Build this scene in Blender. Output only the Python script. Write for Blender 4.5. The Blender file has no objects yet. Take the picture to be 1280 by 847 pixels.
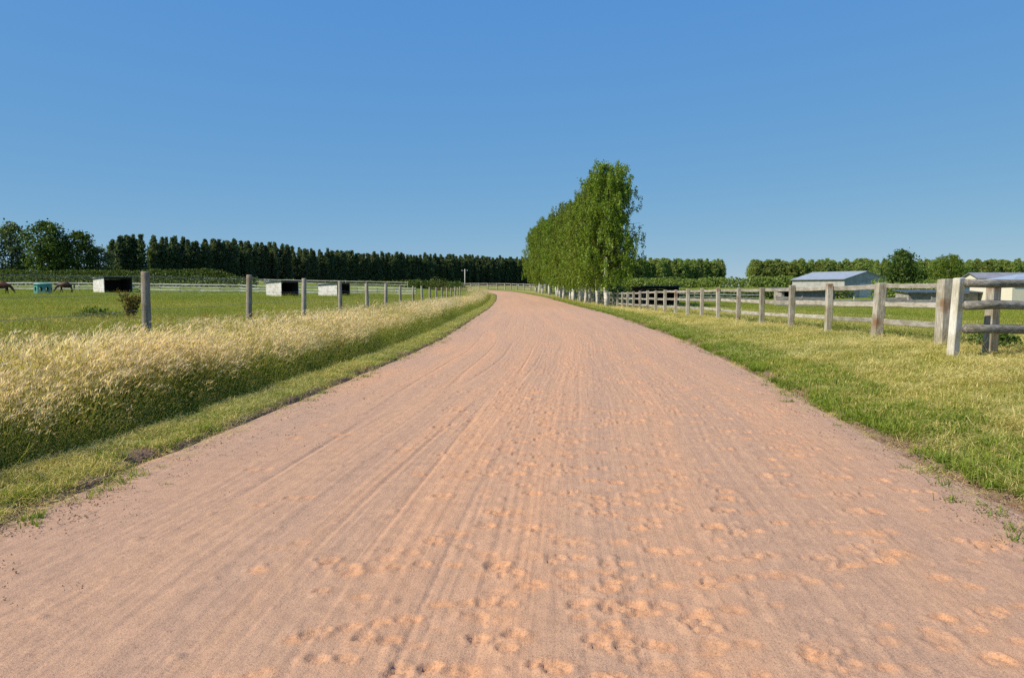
import bpy, math
import numpy as np
from mathutils import Vector, Matrix

S = bpy.context.scene
COL = S.collection
rng = np.random.default_rng(7)
PI = math.pi

# ------------------------------------------------------------------ camera, sky, sun, exposure
SUN_EL = math.radians(44)
SUN_AZ = math.radians(247)          # compass angle from +Y, clockwise: from the left, a little behind the camera
cam_d = bpy.data.cameras.new('camera')
cam = bpy.data.objects.new('camera', cam_d)
COL.objects.link(cam)
cam_d.sensor_width = 36.0
cam_d.lens = 27.0
cam_d.clip_start = 0.1
cam_d.clip_end = 6000
cam.location = (0, 0, 1.6)
cam.rotation_euler = (math.radians(90 - 3.84), 0, 0)
S.camera = cam

world = bpy.data.worlds.new('World')
S.world = world
world.use_nodes = True
wn = world.node_tree
wn.nodes.clear()
w_out = wn.nodes.new('ShaderNodeOutputWorld')
w_bg = wn.nodes.new('ShaderNodeBackground')
w_sky = wn.nodes.new('ShaderNodeTexSky')
w_sky.sky_type = 'NISHITA'
w_sky.sun_disc = False
w_sky.sun_elevation = SUN_EL
w_sky.sun_rotation = SUN_AZ
w_sky.altitude = 0
w_sky.air_density = 0.5
w_sky.dust_density = 0.0
w_sky.ozone_density = 8.0
w_bg.inputs['Strength'].default_value = 0.084
# the photograph's deep, even (polarised) blue: one tone curve per channel over the whole sky
w_sep = wn.nodes.new('ShaderNodeSeparateColor'); w_com = wn.nodes.new('ShaderNodeCombineColor')
wn.links.new(w_sky.outputs[0], w_sep.inputs[0])
for ch, (pw, am) in enumerate(((.64, 1.30), (.345, 2.37), (.01, 5.35))):
    p_ = wn.nodes.new('ShaderNodeMath'); p_.operation = 'POWER'; p_.inputs[1].default_value = pw
    q_ = wn.nodes.new('ShaderNodeMath'); q_.operation = 'MULTIPLY'; q_.inputs[1].default_value = am
    wn.links.new(w_sep.outputs[ch], p_.inputs[0]); wn.links.new(p_.outputs[0], q_.inputs[0]); wn.links.new(q_.outputs[0], w_com.inputs[ch])
wn.links.new(w_com.outputs[0], w_bg.inputs[0])
wn.links.new(w_bg.outputs[0], w_out.inputs[0])

to_sun = Vector((math.sin(SUN_AZ) * math.cos(SUN_EL), math.cos(SUN_AZ) * math.cos(SUN_EL), math.sin(SUN_EL)))
sun_d = bpy.data.lights.new('sun', 'SUN')
sun_d.energy = 4.4
sun_d.angle = math.radians(0.53)
sun_d.color = (1.0, 0.90, 0.73)
sun = bpy.data.objects.new('sun', sun_d)
COL.objects.link(sun)
sun.location = (-60, 0, 60)
sun.rotation_euler = (-to_sun).to_track_quat('-Z', 'Y').to_euler()

S.view_settings.view_transform = 'Standard'
S.view_settings.look = 'None'
S.view_settings.gamma = 1.0
S.view_settings.exposure = 0.5
S.cycles.max_bounces = 6
S.cycles.transparent_max_bounces = 4
S.cycles.use_denoising = False

# ------------------------------------------------------------------ numeric helpers
def hash2(ix, iy, seed):
    h = (ix.astype(np.int64) * 374761393 + iy.astype(np.int64) * 668265263 + seed * 1442695041) & 0xFFFFFFFF
    h = ((h ^ (h >> 13)) * 1274126177) & 0xFFFFFFFF
    return ((h ^ (h >> 16)) & 0xFFFF) / 65535.0

def vnoise(x, y, seed=0):
    x = np.asarray(x, float); y = np.asarray(y, float)
    ix = np.floor(x); iy = np.floor(y)
    fx = x - ix; fy = y - iy
    fx = fx * fx * (3 - 2 * fx); fy = fy * fy * (3 - 2 * fy)
    a = hash2(ix, iy, seed); b = hash2(ix + 1, iy, seed)
    c = hash2(ix, iy + 1, seed); d = hash2(ix + 1, iy + 1, seed)
    return (a * (1 - fx) + b * fx) * (1 - fy) + (c * (1 - fx) + d * fx) * fy

def fbm(x, y, seed=0, n=3):
    t = 0; a = 1; s = 0
    for i in range(n):
        t = t + a * vnoise(x * 2 ** i, y * 2 ** i, seed + i * 17); s += a; a *= 0.5
    return t / s

def sstep(a, b, x):
    t = np.clip((np.asarray(x, float) - a) / (b - a), 0, 1)
    return t * t * (3 - 2 * t)

TY = np.arange(-60, 420, 0.5)
def table(pts, sm=5):
    ys = [p[0] for p in pts]; vs = [p[1] for p in pts]
    v = np.interp(TY, ys, vs)
    k = np.exp(-0.5 * (np.arange(-3 * sm, 3 * sm + 1) / sm) ** 2); k /= k.sum()
    vp = np.pad(v, 3 * sm, mode='edge')
    v = np.convolve(vp, k, mode='valid')
    return lambda y: np.interp(y, TY, v)

roadL = table([(-60, -4.6), (0, -3.66), (5.1, -3.47), (6.6, -3.32), (11.7, -2.93), (18, -2.45), (25.5, -2.12), (62, -1.9), (110, -2.1),
               (130, -2.5), (138, -3.4), (146, -7), (154, -18), (162, -42), (170, -75)], 4)
roadR = table([(-60, 2.4), (0, 3.2), (5.1, 3.47), (8.5, 3.88), (13.8, 4.46), (23.3, 5.3), (49.5, 6.2), (85, 6.4), (100, 6.2), (120, 4.9),
               (140, 1.5), (155, -1.8), (165, -4.8), (172, -12), (180, -30), (190, -68)], 4)
zroad = table([(-60, 0), (12, 0), (50, -.1), (68, -.21), (85, -.27), (100, -.22), (110, -.1), (120, .1), (132, .42), (145, .75), (165, 1.0),
               (190, 1.35), (250, 2.2), (420, 2.6)], 8)
zbank = table([(-60, .42), (16, .40), (29, .33), (60, .13), (84, -.02), (110, .02), (130, .4), (165, 1.05), (200, 1.5), (420, 2.2)], 8)
zright = table([(-60, .3), (12, .36), (17, .36), (25, .2), (40, .12), (50, -.02), (68, -.27), (100, -.3), (120, .05), (140, .6), (165, 1.05),
                (200, 1.5), (420, 2.4)], 6)
zfarR = table([(-60, .3), (20, .25), (40, .05), (62, -.4), (85, -.62), (170, -.5), (300, 2.0), (420, 2.4)], 10)

def G(x, y):
    """ground height"""
    x = np.asarray(x, float); y = np.asarray(y, float)
    L = roadL(y); R = roadR(y); zr = zroad(y)
    jit = (fbm(x * .9, y * .9, 5, 3) - .5)
    # left side
    u = L - x
    bk = zbank(y)
    field = bk + .00016 * np.clip(-x - 8, 0, 55) * np.clip(y, 0, 115) + sstep(126, 172, y) * sstep(8, 22, -x) * 1.05
    field = field + (fbm(x * .12, y * .12, 9, 3) - .5) * .18 * sstep(2, 8, u)
    uj = u + (fbm(x * 2.1, y * 2.1, 21, 3) - .5) * .75 * sstep(0, .1, u) * sstep(1.1, .4, u)
    prof = np.interp(uj * 1.38, [-.01, 0, .14, .3, 1.1, 1.3, 1.55, 1.9, 2.3], [-.14, -.09, .015, .04, .05, -.02, -.16, -.13, -.02])
    zl = zr + prof
    w = sstep(2.8, 5.2, u)
    zl = zl * (1 - w) + field * w
    # right side
    v = x - R
    vj = v + (fbm(x * 1.7, y * 1.7, 33, 3) - .5) * .95 * sstep(0, .1, v) * sstep(1.8, .5, v)
    profr = np.interp(vj, [-.01, 0, .16, .4, 1.2], [-.14, -.09, .02, .05, .10])
    far = sstep(9, 34, v)
    zf = zright(y) * (1 - far) + zfarR(y) * far + (fbm(x * .15, y * .15, 13, 3) - .5) * .12
    w = sstep(.6, 3.6, v)
    zv = (zr + profr) * (1 - w) + zf * w
    zc = zr - .14
    out = np.where(u > 0, zl, np.where(v > 0, zv, zc))
    out = out + np.where((u > .3) | (v > .4), jit * .06, 0)
    return out

def gz(x, y): return float(G(np.array([x]), np.array([y]))[0])

# ------------------------------------------------------------------ mesh helpers
def mesh_from(name, v, f, smooth=False):
    me = bpy.data.meshes.new(name)
    v = np.asarray(v, dtype=np.float32)
    if isinstance(f, np.ndarray):
        k = f.shape[1]
        me.vertices.add(len(v)); me.vertices.foreach_set('co', v.ravel())
        me.loops.add(f.size); me.loops.foreach_set('vertex_index', f.astype(np.int32).ravel())
        me.polygons.add(len(f)); me.polygons.foreach_set('loop_start', np.arange(0, f.size, k, dtype=np.int32))
        me.update(calc_edges=True)
    else:
        me.from_pydata([tuple(p) for p in v.tolist()], [], f)
        me.update()
    if smooth:
        me.polygons.foreach_set('use_smooth', np.ones(len(me.polygons), dtype=bool))
    return me

def link(name, me, parent=None, mat=None):
    o = bpy.data.objects.new(name, me)
    COL.objects.link(o)
    if parent is not None: o.parent = parent
    if mat is not None and me is not None and not me.materials: me.materials.append(mat)
    return o

def empty(name, loc, rz=0):
    o = bpy.data.objects.new(name, None)
    COL.objects.link(o)
    o.location = loc; o.rotation_euler = (0, 0, rz); o.empty_display_size = .2
    return o

def tag(o, label=None, cat=None, group=None, kind=None):
    if label: o['label'] = label
    if cat: o['category'] = cat
    if group: o['group'] = group
    if kind: o['kind'] = kind
    return o

class MB:
    def __init__(s): s.v = []; s.f = []
    def add(s, vs, fs):
        n = len(s.v); s.v += [tuple(p) for p in vs]; s.f += [tuple(i + n for i in q) for q in fs]
    def box(s, x0, x1, y0, y1, z0, z1):
        s.add([(x0, y0, z0), (x1, y0, z0), (x1, y1, z0), (x0, y1, z0), (x0, y0, z1), (x1, y0, z1), (x1, y1, z1), (x0, y1, z1)],
              [(0, 3, 2, 1), (4, 5, 6, 7), (0, 1, 5, 4), (1, 2, 6, 5), (2, 3, 7, 6), (3, 0, 4, 7)])
    def bar(s, p0, p1, w, h, up=(0, 0, 1)):
        p0 = Vector(p0); p1 = Vector(p1); d = (p1 - p0).normalized()
        side = d.cross(Vector(up)).normalized(); u2 = side.cross(d).normalized()
        vs = []
        for p in (p0, p1):
            for a, b in ((-1, -1), (1, -1), (1, 1), (-1, 1)):
                vs.append(p + side * (a * w / 2) + u2 * (b * h / 2))
        s.add(vs, [(3, 2, 1, 0), (4, 5, 6, 7), (0, 1, 5, 4), (1, 2, 6, 5), (2, 3, 7, 6), (3, 0, 4, 7)])
    def tube(s, pts, rad, n=8, cap=True, jitter=0):
        pts = [Vector(p) for p in pts]; vs = []
        for i, p in enumerate(pts):
            d = (pts[min(i + 1, len(pts) - 1)] - pts[max(i - 1, 0)]).normalized()
            a = Vector((0, 0, 1)) if abs(d.z) < .9 else Vector((1, 0, 0))
            e1 = d.cross(a).normalized(); e2 = d.cross(e1).normalized()
            for k in range(n):
                t = 2 * PI * k / n
                r = rad[i] * (1 + (rng.random() - .5) * jitter)
                vs.append(p + e1 * (math.cos(t) * r) + e2 * (math.sin(t) * r))
        fs = []
        for i in range(len(pts) - 1):
            for k in range(n):
                a = i * n + k; b = i * n + (k + 1) % n
                fs.append((a, b, b + n, a + n))
        if cap:
            fs.append(tuple(range(n))[::-1]); m = (len(pts) - 1) * n
            fs.append(tuple(range(m, m + n)))
        s.add(vs, fs)
    def mesh(s, name, smooth=False): return mesh_from(name, s.v, s.f, smooth)
    def build(s, name, mat, parent=None, smooth=False):
        return link(name, s.mesh(name, smooth), parent, mat)

# ------------------------------------------------------------------ material helpers
def mat(name):
    m = bpy.data.materials.new(name); m.use_nodes = True
    nt = m.node_tree; b = nt.nodes['Principled BSDF']
    b.inputs['Roughness'].default_value = .85
    b.inputs['Specular IOR Level'].default_value = .25
    return m, nt, b

def N(nt, t, **kw):
    n = nt.nodes.new(t)
    for k, v in kw.items():
        if k in n.inputs: n.inputs[k].default_value = v
        else: setattr(n, k, v)
    return n

def noise(nt, vec, scale, detail=3, rough=.55):
    n = N(nt, 'ShaderNodeTexNoise'); n.inputs['Scale'].default_value = scale
    n.inputs['Detail'].default_value = detail; n.inputs['Roughness'].default_value = rough
    if vec is not None: nt.links.new(vec, n.inputs['Vector'])
    return n.outputs['Fac']

def coords(nt, kind='Object', scale=None):
    t = N(nt, 'ShaderNodeTexCoord'); o = t.outputs[kind]
    if scale:
        mp = N(nt, 'ShaderNodeMapping'); mp.inputs['Scale'].default_value = scale
        nt.links.new(o, mp.inputs['Vector']); o = mp.outputs[0]
    return o

def ramp(nt, fac, stops, interp='LINEAR'):
    r = N(nt, 'ShaderNodeValToRGB'); r.color_ramp.interpolation = interp
    el = r.color_ramp.elements
    while len(el) < len(stops): el.new(.5)
    for e, (p, c) in zip(el, stops):
        e.position = p; e.color = (*c, 1) if len(c) == 3 else c
    nt.links.new(fac, r.inputs[0]); return r.outputs[0]

def mix(nt, fac, a, b, mode='MIX'):
    m = N(nt, 'ShaderNodeMix'); m.data_type = 'RGBA'; m.blend_type = mode
    for s, val in ((m.inputs[0], fac), (m.inputs[6], a), (m.inputs[7], b)):
        if hasattr(val, 'is_linked'): nt.links.new(val, s)
        elif isinstance(val, (int, float)): s.default_value = val
        else: s.default_value = (*val, 1)
    return m.outputs[2]

def math_(nt, op, a, b=None, clamp=False):
    m = N(nt, 'ShaderNodeMath'); m.operation = op; m.use_clamp = clamp
    for s, val in ((m.inputs[0], a), (m.inputs[1], b)):
        if val is None: continue
        if hasattr(val, 'is_linked'): nt.links.new(val, s)
        else: s.default_value = val
    return m.outputs[0]

def attr(nt, name, typ='GEOMETRY'):
    a = N(nt, 'ShaderNodeAttribute'); a.attribute_type = typ; a.attribute_name = name
    return a

def bump(nt, bsdf, h, strength=.5, dist=.02):
    b = N(nt, 'ShaderNodeBump'); b.inputs['Strength'].default_value = strength; b.inputs['Distance'].default_value = dist
    nt.links.new(h, b.inputs['Height']); nt.links.new(b.outputs[0], bsdf.inputs['Normal'])

def leafy(m, nt, b, col, trans=.3):
    """diffuse + translucent thin leaf"""
    nt.nodes.remove(b)
    out = [n for n in nt.nodes if n.type == 'OUTPUT_MATERIAL'][0]
    d = N(nt, 'ShaderNodeBsdfDiffuse'); t = N(nt, 'ShaderNodeBsdfTranslucent'); g = N(nt, 'ShaderNodeBsdfGlossy')
    g.inputs['Roughness'].default_value = .45; g.inputs['Color'].default_value = (.9, .95, 1, 1)
    nt.links.new(col, d.inputs[0])
    tc = mix(nt, 1.0, col, (1.15, 1.2, .6), 'MULTIPLY')
    nt.links.new(tc, t.inputs[0])
    m1 = N(nt, 'ShaderNodeMixShader'); m1.inputs[0].default_value = trans
    nt.links.new(d.outputs[0], m1.inputs[1]); nt.links.new(t.outputs[0], m1.inputs[2])
    m2 = N(nt, 'ShaderNodeMixShader'); m2.inputs[0].default_value = .012
    nt.links.new(m1.outputs[0], m2.inputs[1]); nt.links.new(g.outputs[0], m2.inputs[2])
    nt.links.new(m2.outputs[0], out.inputs[0])

# ---- weathered wood
def wood_mat(name, c0, c1, c2, rust=0.0, grain=(14, 14, 1.2), objvar=.35):
    m, nt, b = mat(name)
    co = coords(nt, 'Object')
    oi = N(nt, 'ShaderNodeObjectInfo')
    off = N(nt, 'ShaderNodeVectorMath'); off.operation = 'ADD'
    sc = N(nt, 'ShaderNodeVectorMath'); sc.operation = 'SCALE'; sc.inputs[0].default_value = (37, 53, 71)
    nt.links.new(oi.outputs['Random'], sc.inputs['Scale'])
    nt.links.new(co, off.inputs[0]); nt.links.new(sc.outputs[0], off.inputs[1])
    mp = N(nt, 'ShaderNodeMapping'); mp.inputs['Scale'].default_value = grain
    nt.links.new(off.outputs[0], mp.inputs[0])
    g1 = noise(nt, mp.outputs[0], 3.0, 6, .65)
    g2 = noise(nt, off.outputs[0], 2.2, 4, .6)
    base = ramp(nt, g1, [(.28, c0), (.5, c1), (.72, c2)])
    dirt = ramp(nt, g2, [(.42, (1, 1, 1)), (.62, (.72, .70, .62))])
    c = mix(nt, 1.0, base, dirt, 'MULTIPLY')
    v = math_(nt, 'MULTIPLY_ADD', oi.outputs['Random'], objvar)
    v.node.inputs[2].default_value = 1 - objvar * .6
    hv = N(nt, 'ShaderNodeHueSaturation'); nt.links.new(v, hv.inputs['Value']); nt.links.new(c, hv.inputs['Color'])
    c = hv.outputs[0]
    if rust:
        g3 = noise(nt, off.outputs[0], 1.6, 3, .5)
        c = mix(nt, math_(nt, 'MULTIPLY', ramp(nt, g3, [(.55, (0, 0, 0)), (.66, (1, 1, 1))]), rust), c, (.20, .10, .045))
    nt.links.new(c, b.inputs['Base Color']); b.inputs['Roughness'].default_value = .9
    bump(nt, b, g1, .6, .012)
    return m

M = {}
M['grey_wood'] = wood_mat('grey_wood', (.20, .18, .15), (.41, .38, .32), (.58, .54, .47), rust=.8)
M['rail_wood'] = wood_mat('rail_wood', (.22, .20, .17), (.38, .355, .31), (.52, .49, .43), grain=(1.2, 14, 14))
M['rail_wood_y'] = wood_mat('rail_wood_y', (.24, .22, .18), (.42, .39, .33), (.56, .53, .46), grain=(14, 1.2, 14))
M['round_post'] = wood_mat('round_post', (.17, .15, .12), (.33, .30, .245), (.46, .42, .35), rust=.25)
M['white_post'] = wood_mat('white_post', (.36, .34, .30), (.56, .54, .49), (.68, .66, .60))
M['log_wood'] = wood_mat('log_wood', (.09, .085, .08), (.22, .21, .195), (.46, .44, .41), grain=(1.2, 10, 10))
M['pale_wood'] = wood_mat('pale_wood', (.55, .53, .48), (.70, .68, .63), (.78, .77, .72), grain=(1.2, 12, 12), objvar=.5)
M['pale_post'] = wood_mat('pale_post', (.22, .20, .17), (.38, .36, .31), (.52, .50, .45), objvar=.6)
M['white_board'] = wood_mat('white_board', (.50, .50, .49), (.66, .66, .65), (.74, .74, .73), grain=(1, 8, 8), objvar=.2)
M['grey_board'] = wood_mat('grey_board', (.22, .21, .20), (.36, .34, .32), (.46, .44, .42), grain=(1, 10, 10))
M['dark_wood'] = wood_mat('dark_wood', (.018, .016, .016), (.035, .03, .028), (.06, .052, .048))
M['bark'] = wood_mat('bark', (.05, .04, .03), (.10, .085, .07), (.16, .14, .12))

# ------------------------------------------------------------------ ground sheet
def grow(a, b, step, k):
    out = [a]
    while out[-1] < b:
        out.append(out[-1] + max(step, abs(out[-1]) * k))
    return out
rows = np.array([-60, -40, -25, -15, -10, -6, -3, -1, 0, 1, 2] + grow(2.3, 60, .16, .012) + grow(61, 330, .8, .012) +
                [340, 370, 410, 460, 540, 650, 800, 1000, 1300, 1700, 2200, 2900])
offs = np.array([0, .04, .08, .13, .19, .26, .34, .43, .53, .64, .76, .9, 1.02, 1.14, 1.24, 1.34, 1.44, 1.56, 1.7, 1.85, 2.05, 2.3, 2.6, 3,
                 3.4, 3.8, 4.3, 5, 5.8, 6.8, 8, 9.5, 11, 13, 15.5, 18, 21, 25, 30, 36, 43, 52, 62, 75, 90, 110, 140, 180, 240, 330, 450, 650,
                 1000, 1500, 2500])
Lr = roadL(rows); Rr = roadR(rows)
Rr = np.maximum(Rr, Lr + 4)
cols = []
for o in offs[::-1]: cols.append(Lr - o)
for t in (.02, .2, .5, .8, .98): cols.append(Lr + (Rr - Lr) * t)
for o in offs: cols.append(Rr + o)
gx = np.array(cols).T
gy = np.repeat(rows[:, None], gx.shape[1], 1)
gzv = G(gx.ravel(), gy.ravel()).reshape(gx.shape)
nr, nc = gx.shape
def grid_faces(nr, nc):
    i = np.arange(nr - 1)[:, None]; j = np.arange(nc - 1)[None, :]
    a = (i * nc + j).ravel()
    return np.stack([a, a + 1, a + nc + 1, a + nc], 1)
gme = mesh_from('ground', np.stack([gx, gy, gzv], -1).reshape(-1, 3), grid_faces(nr, nc), True)
u_ = (roadL(gy) - gx).ravel(); v_ = (gx - roadR(gy)).ravel()
fx = gx.ravel(); fy = gy.ravel()
soil = np.where(u_ > 0, sstep(.42, .1, u_ + (fbm(fx * 2, fy * 2, 21, 3) - .5) * .7), np.where(v_ > 0, sstep(.5, .12, v_ + (fbm(fx * 1.7, fy * 1.7, 33, 3) - .5) * .9), 1.0))
soil = np.maximum(soil, sstep(.95, 1.06, u_) * sstep(4.0, 1.9, u_) * .8)
straw = np.where(v_ > 0, sstep(.6, 1.6, v_) * sstep(9.5, 5.5, v_) * (.35 + .65 * fbm(fx * .35, fy * .5, 41, 3)) * 1.1, 0)
straw = np.maximum(straw, np.where(u_ > 0, sstep(.3, .7, u_) * sstep(1.1, .9, u_) * .3 + sstep(1.6, 2.1, u_) * sstep(6.2, 4.0, u_) * .8, 0))
lush = np.where(v_ > 0, sstep(.15, .5, v_) * sstep(1.6, .7, v_), sstep(4.5, 7, u_) * .5)
ca = gme.color_attributes.new('zone', 'FLOAT_COLOR', 'POINT')
ca.data.foreach_set('color', np.stack([soil, np.clip(straw, 0, 1), lush, np.ones_like(soil)], 1).astype(np.float32).ravel())

m, nt, b = mat('ground_grass'); M['ground'] = m
z = attr(nt, 'zone'); sep = N(nt, 'ShaderNodeSeparateColor'); nt.links.new(z.outputs['Color'], sep.inputs[0])
co = coords(nt, 'Object')
n1 = noise(nt, co, .35, 4); n2 = noise(nt, co, 2.6, 5, .6); n3 = noise(nt, co, 45, 3); n4 = noise(nt, co, .09, 3)
grass = ramp(nt, n2, [(.25, (.10, .145, .02)), (.5, (.18, .225, .032)), (.75, (.28, .29, .06))])
grass = mix(nt, ramp(nt, n1, [(.35, (0, 0, 0)), (.7, (.75, .75, .75))]), grass, (.24, .235, .045))
grass = mix(nt, ramp(nt, n4, [(.35, (0, 0, 0)), (.7, (.5, .5, .5))]), grass, (.10, .17, .025))
lushc = ramp(nt, n2, [(.25, (.09, .15, .018)), (.7, (.17, .23, .04))])
c = mix(nt, sep.outputs[2], grass, lushc)
strawc = ramp(nt, n2, [(.25, (.24, .235, .06)), (.5, (.40, .36, .115)), (.78, (.54, .47, .19))])
c = mix(nt, sep.outputs[1], c, strawc)
soilc = ramp(nt, noise(nt, co, 9, 4, .7), [(.3, (.10, .07, .05)), (.55, (.26, .17, .12)), (.75, (.36, .24, .17))])
c = mix(nt, sep.outputs[0], c, soilc)
c = mix(nt, .35, c, ramp(nt, n3, [(.3, (.35, .35, .35)), (.7, (1.0, 1.0, 1.0))]), 'MULTIPLY')
nt.links.new(c, b.inputs['Base Color']); b.inputs['Roughness'].default_value = 1; b.inputs['Specular IOR Level'].default_value = .05
bump(nt, b, math_(nt, 'ADD', n3, n2), .8, .05)
tag(link('ground', gme, mat=M['ground']), kind='structure')

# ------------------------------------------------------------------ road with raked grooves and hoof prints
ry = np.array([-60, -40, -25, -15, -8, -4, -2, 0, 1, 2] + grow(2.4, 188, .014, .0055))
NCOL = 600
sx = np.linspace(-1, 1, NCOL)
RL = roadL(ry)[:, None]; RR = np.maximum(roadR(ry), roadL(ry) + 4)[:, None]
mid = (RL + RR) / 2; hw = (RR - RL) / 2 + .30
X = mid + hw * sx[None, :]
Y = np.repeat(ry[:, None], NCOL, 1)
Sx = np.repeat(sx[None, :], len(ry), 0)
crown = .045 * (1 - np.abs(Sx) ** 2.2)
edge = np.maximum(np.abs(X - mid) - (hw - .30), 0)
Z = zroad(Y) + crown - .012 - edge * .26
lat = Sx * 3.7
soft = sstep(2, 4, ry)[:, None]
# raked grooves that run with the road, wandering a little
wob = (vnoise(Y * .11, Sx * 1.4, 71) - .5) * .5 + (vnoise(Y * .4, Sx * 3, 72) - .5) * .10
gr = (vnoise((lat + wob) * 9, Y * .10, 51) - .5) * .55 + (vnoise((lat + wob) * 21, Y * .16, 52) - .5) * .9 + (vnoise((lat + wob * 1.5) * 42, Y * .2, 53) - .5) * .8
grm = .25 + .95 * sstep(.35, .7, fbm(lat * .55, Y * .07, 54, 2))
Z += gr * .0042 * grm
# sharper wheel scratches
ln = 1 - np.abs(vnoise((lat + wob * .7) * 3.1, Y * .05, 55) - .5) * 2
scr = sstep(.90, .985, ln) * sstep(.35, .6, vnoise(lat * .8 + 9, Y * .12, 56))
Z -= scr * .008
Z += (fbm(X * 1.3, Y * .7, 57, 3) - .5) * .02
Z += (vnoise(X * 16, Y * 16, 58) - .5) * .003 + (vnoise(X * 45, Y * 45, 59) - .5) * .005
fresh = np.zeros_like(Z)
Z0 = Z.copy()
def print_at(px, py, size, ang, depth, col):
    i0, i1 = np.searchsorted(ry, [py - size * 2.2, py + size * 2.2])
    if i1 <= i0: return
    xm = X[i0]
    j0, j1 = np.searchsorted(xm, [px - size * 2.6, px + size * 2.6])
    if j1 <= j0: return
    sl = (slice(i0, i1), slice(j0, j1))
    dx = X[sl] - px; dy = Y[sl] - py
    w1 = (vnoise(X[sl] * 14, Y[sl] * 14, 61) - .5) * 1.0 + (vnoise(X[sl] * 34, Y[sl] * 34, 60) - .5) * .8
    ca_, sa = math.cos(ang), math.sin(ang)
    a = (dx * ca_ + dy * sa) / size; bq = (-dx * sa + dy * ca_) / (size * .8)
    r = np.sqrt(a * a + bq * bq) + w1 * .45
    shoe = np.exp(-((r - .62) / .2) ** 2) * sstep(-1.0, .1, bq + .35)      # horseshoe-shaped wall
    core = np.exp(-(r / .5) ** 4)
    rim = np.exp(-((r - 1.12) / .24) ** 2)
    Z[sl] += depth * (-1.0 * shoe - .15 * core + .75 * rim * (.4 + vnoise(X[sl] * 23, Y[sl] * 23, 62)))
    # pulled-out toe divot
    td = np.exp(-(((a) / .45) ** 2 + ((bq - .75) / .3) ** 2))
    Z[sl] -= depth * .9 * td
    fr = np.exp(-(((dx - .25 * size) / (size * 1.25)) ** 2 + (dy / (size * .95)) ** 2) ** 2) * sstep(.25, .75, vnoise(X[sl] * 15, Y[sl] * 15, 63) + .28)
    fresh[sl] = np.maximum(fresh[sl], fr * col)
pr = np.random.default_rng(21)
for k in range(2600):
    py = 2.8 + 44 * pr.random() ** 1.25
    cx = (roadL(py) + roadR(py)) / 2; wid = (roadR(py) - roadL(py)) / 2
    s_ = pr.normal(.12, .45)
    if s_ < -.75 or s_ > .9: continue
    if vnoise(s_ * 4.5 + 3, py * .55, 64) < .36 and pr.random() < .8: continue
    px = cx + wid * s_
    sz = .04 + .045 * pr.random()
    strong = pr.random() ** 2
    print_at(px, py, sz, pr.normal(0, .5), .004 + .015 * strong, .3 + .7 * pr.random())
    if pr.random() < .45:        # hind foot lands beside the fore foot
        print_at(px + pr.normal(.14, .06), py + pr.normal(0, .06), sz * .9, pr.normal(0, .5), .004 + .013 * strong, .3 + .6 * pr.random())
for k in range(420):                # loose crumbs of soil around the prints
    py = 2.8 + 25 * pr.random() ** 1.4
    cx = (roadL(py) + roadR(py)) / 2; wid = (roadR(py) - roadL(py)) / 2
    px = cx + wid * pr.normal(.15, .42); sz = .012 + .02 * pr.random()
    i0, i1 = np.searchsorted(ry, [py - sz * 2, py + sz * 2]); j0, j1 = np.searchsorted(X[max(i0 - 1, 0)], [px - sz * 2, px + sz * 2])
    if i1 > i0 and j1 > j0:
        sl = (slice(i0, i1), slice(j0, j1))
        q = np.exp(-(((X[sl] - px) / sz) ** 2 + ((Y[sl] - py) / sz) ** 2) ** 1.5)
        Z[sl] += q * sz * .7
rel = Z - Z0
Z = Z0 + np.where(rel < 0, -.017 * np.tanh(-rel / .017), .016 * np.tanh(rel / .016))
rc = np.stack([lat, Y, Y * 0], -1)
rme = mesh_from('road', np.stack([X, Y, Z], -1).reshape(-1, 3), grid_faces(len(ry), NCOL), True)
grv = np.clip(sstep(.62, .95, np.abs(Sx) + (fbm(X * .8, Y * .3, 65, 3) - .5) * .5), 0, 1)
tone = fbm(lat * .8, Y * .05, 66, 3) * .6 + vnoise((lat + wob) * 5, Y * .12, 67) * .4
ca = rme.color_attributes.new('zone', 'FLOAT_COLOR', 'POINT')
ca.data.foreach_set('color', np.stack([fresh, grv, tone, np.ones_like(tone)], -1).astype(np.float32).ravel())
at = rme.attributes.new('rc', 'FLOAT_VECTOR', 'POINT'); at.data.foreach_set('vector', rc.astype(np.float32).ravel())
m, nt, b = mat('pink_sand'); M['road'] = m
z = attr(nt, 'zone'); sep = N(nt, 'ShaderNodeSeparateColor'); nt.links.new(z.outputs['Color'], sep.inputs[0])
co = coords(nt, 'Object')
g1 = noise(nt, co, 95, 3, .7); g2 = noise(nt, co, 300, 2, .6)
rca = attr(nt, 'rc'); mp = N(nt, 'ShaderNodeMapping'); mp.inputs['Scale'].default_value = (30, .35, 1); nt.links.new(rca.outputs['Vector'], mp.inputs[0])
ln_ = noise(nt, mp.outputs[0], 1.0, 4, .65); g3 = noise(nt, co, 7, 4, .6)
base = ramp(nt, sep.outputs[2], [(.25, (.425, .272, .188)), (.5, (.47, .293, .192)), (.75, (.52, .307, .188))])
base = mix(nt, math_(nt, 'MULTIPLY', sep.outputs[1], .55), base, (.385, .265, .20))
base = mix(nt, math_(nt, 'MULTIPLY', sep.outputs[0], .85), base, (.60, .315, .165))
base = mix(nt, 1, base, ramp(nt, g3, [(.3, (.88, .88, .89)), (.7, (1.07, 1.06, 1.05))]), 'MULTIPLY')
base = mix(nt, 1, base, ramp(nt, g1, [(.28, (.52, .52, .55)), (.45, (.97, .97, .97)), (.72, (1.22, 1.2, 1.17))]), 'MULTIPLY')
nt.links.new(base, b.inputs['Base Color']); b.inputs['Roughness'].default_value = .95; b.inputs['Specular IOR Level'].default_value = .1
base = mix(nt, 1, base, ramp(nt, ln_, [(.3, (.93, .93, .94)), (.6, (1.05, 1.05, 1.04))]), 'MULTIPLY')
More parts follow.
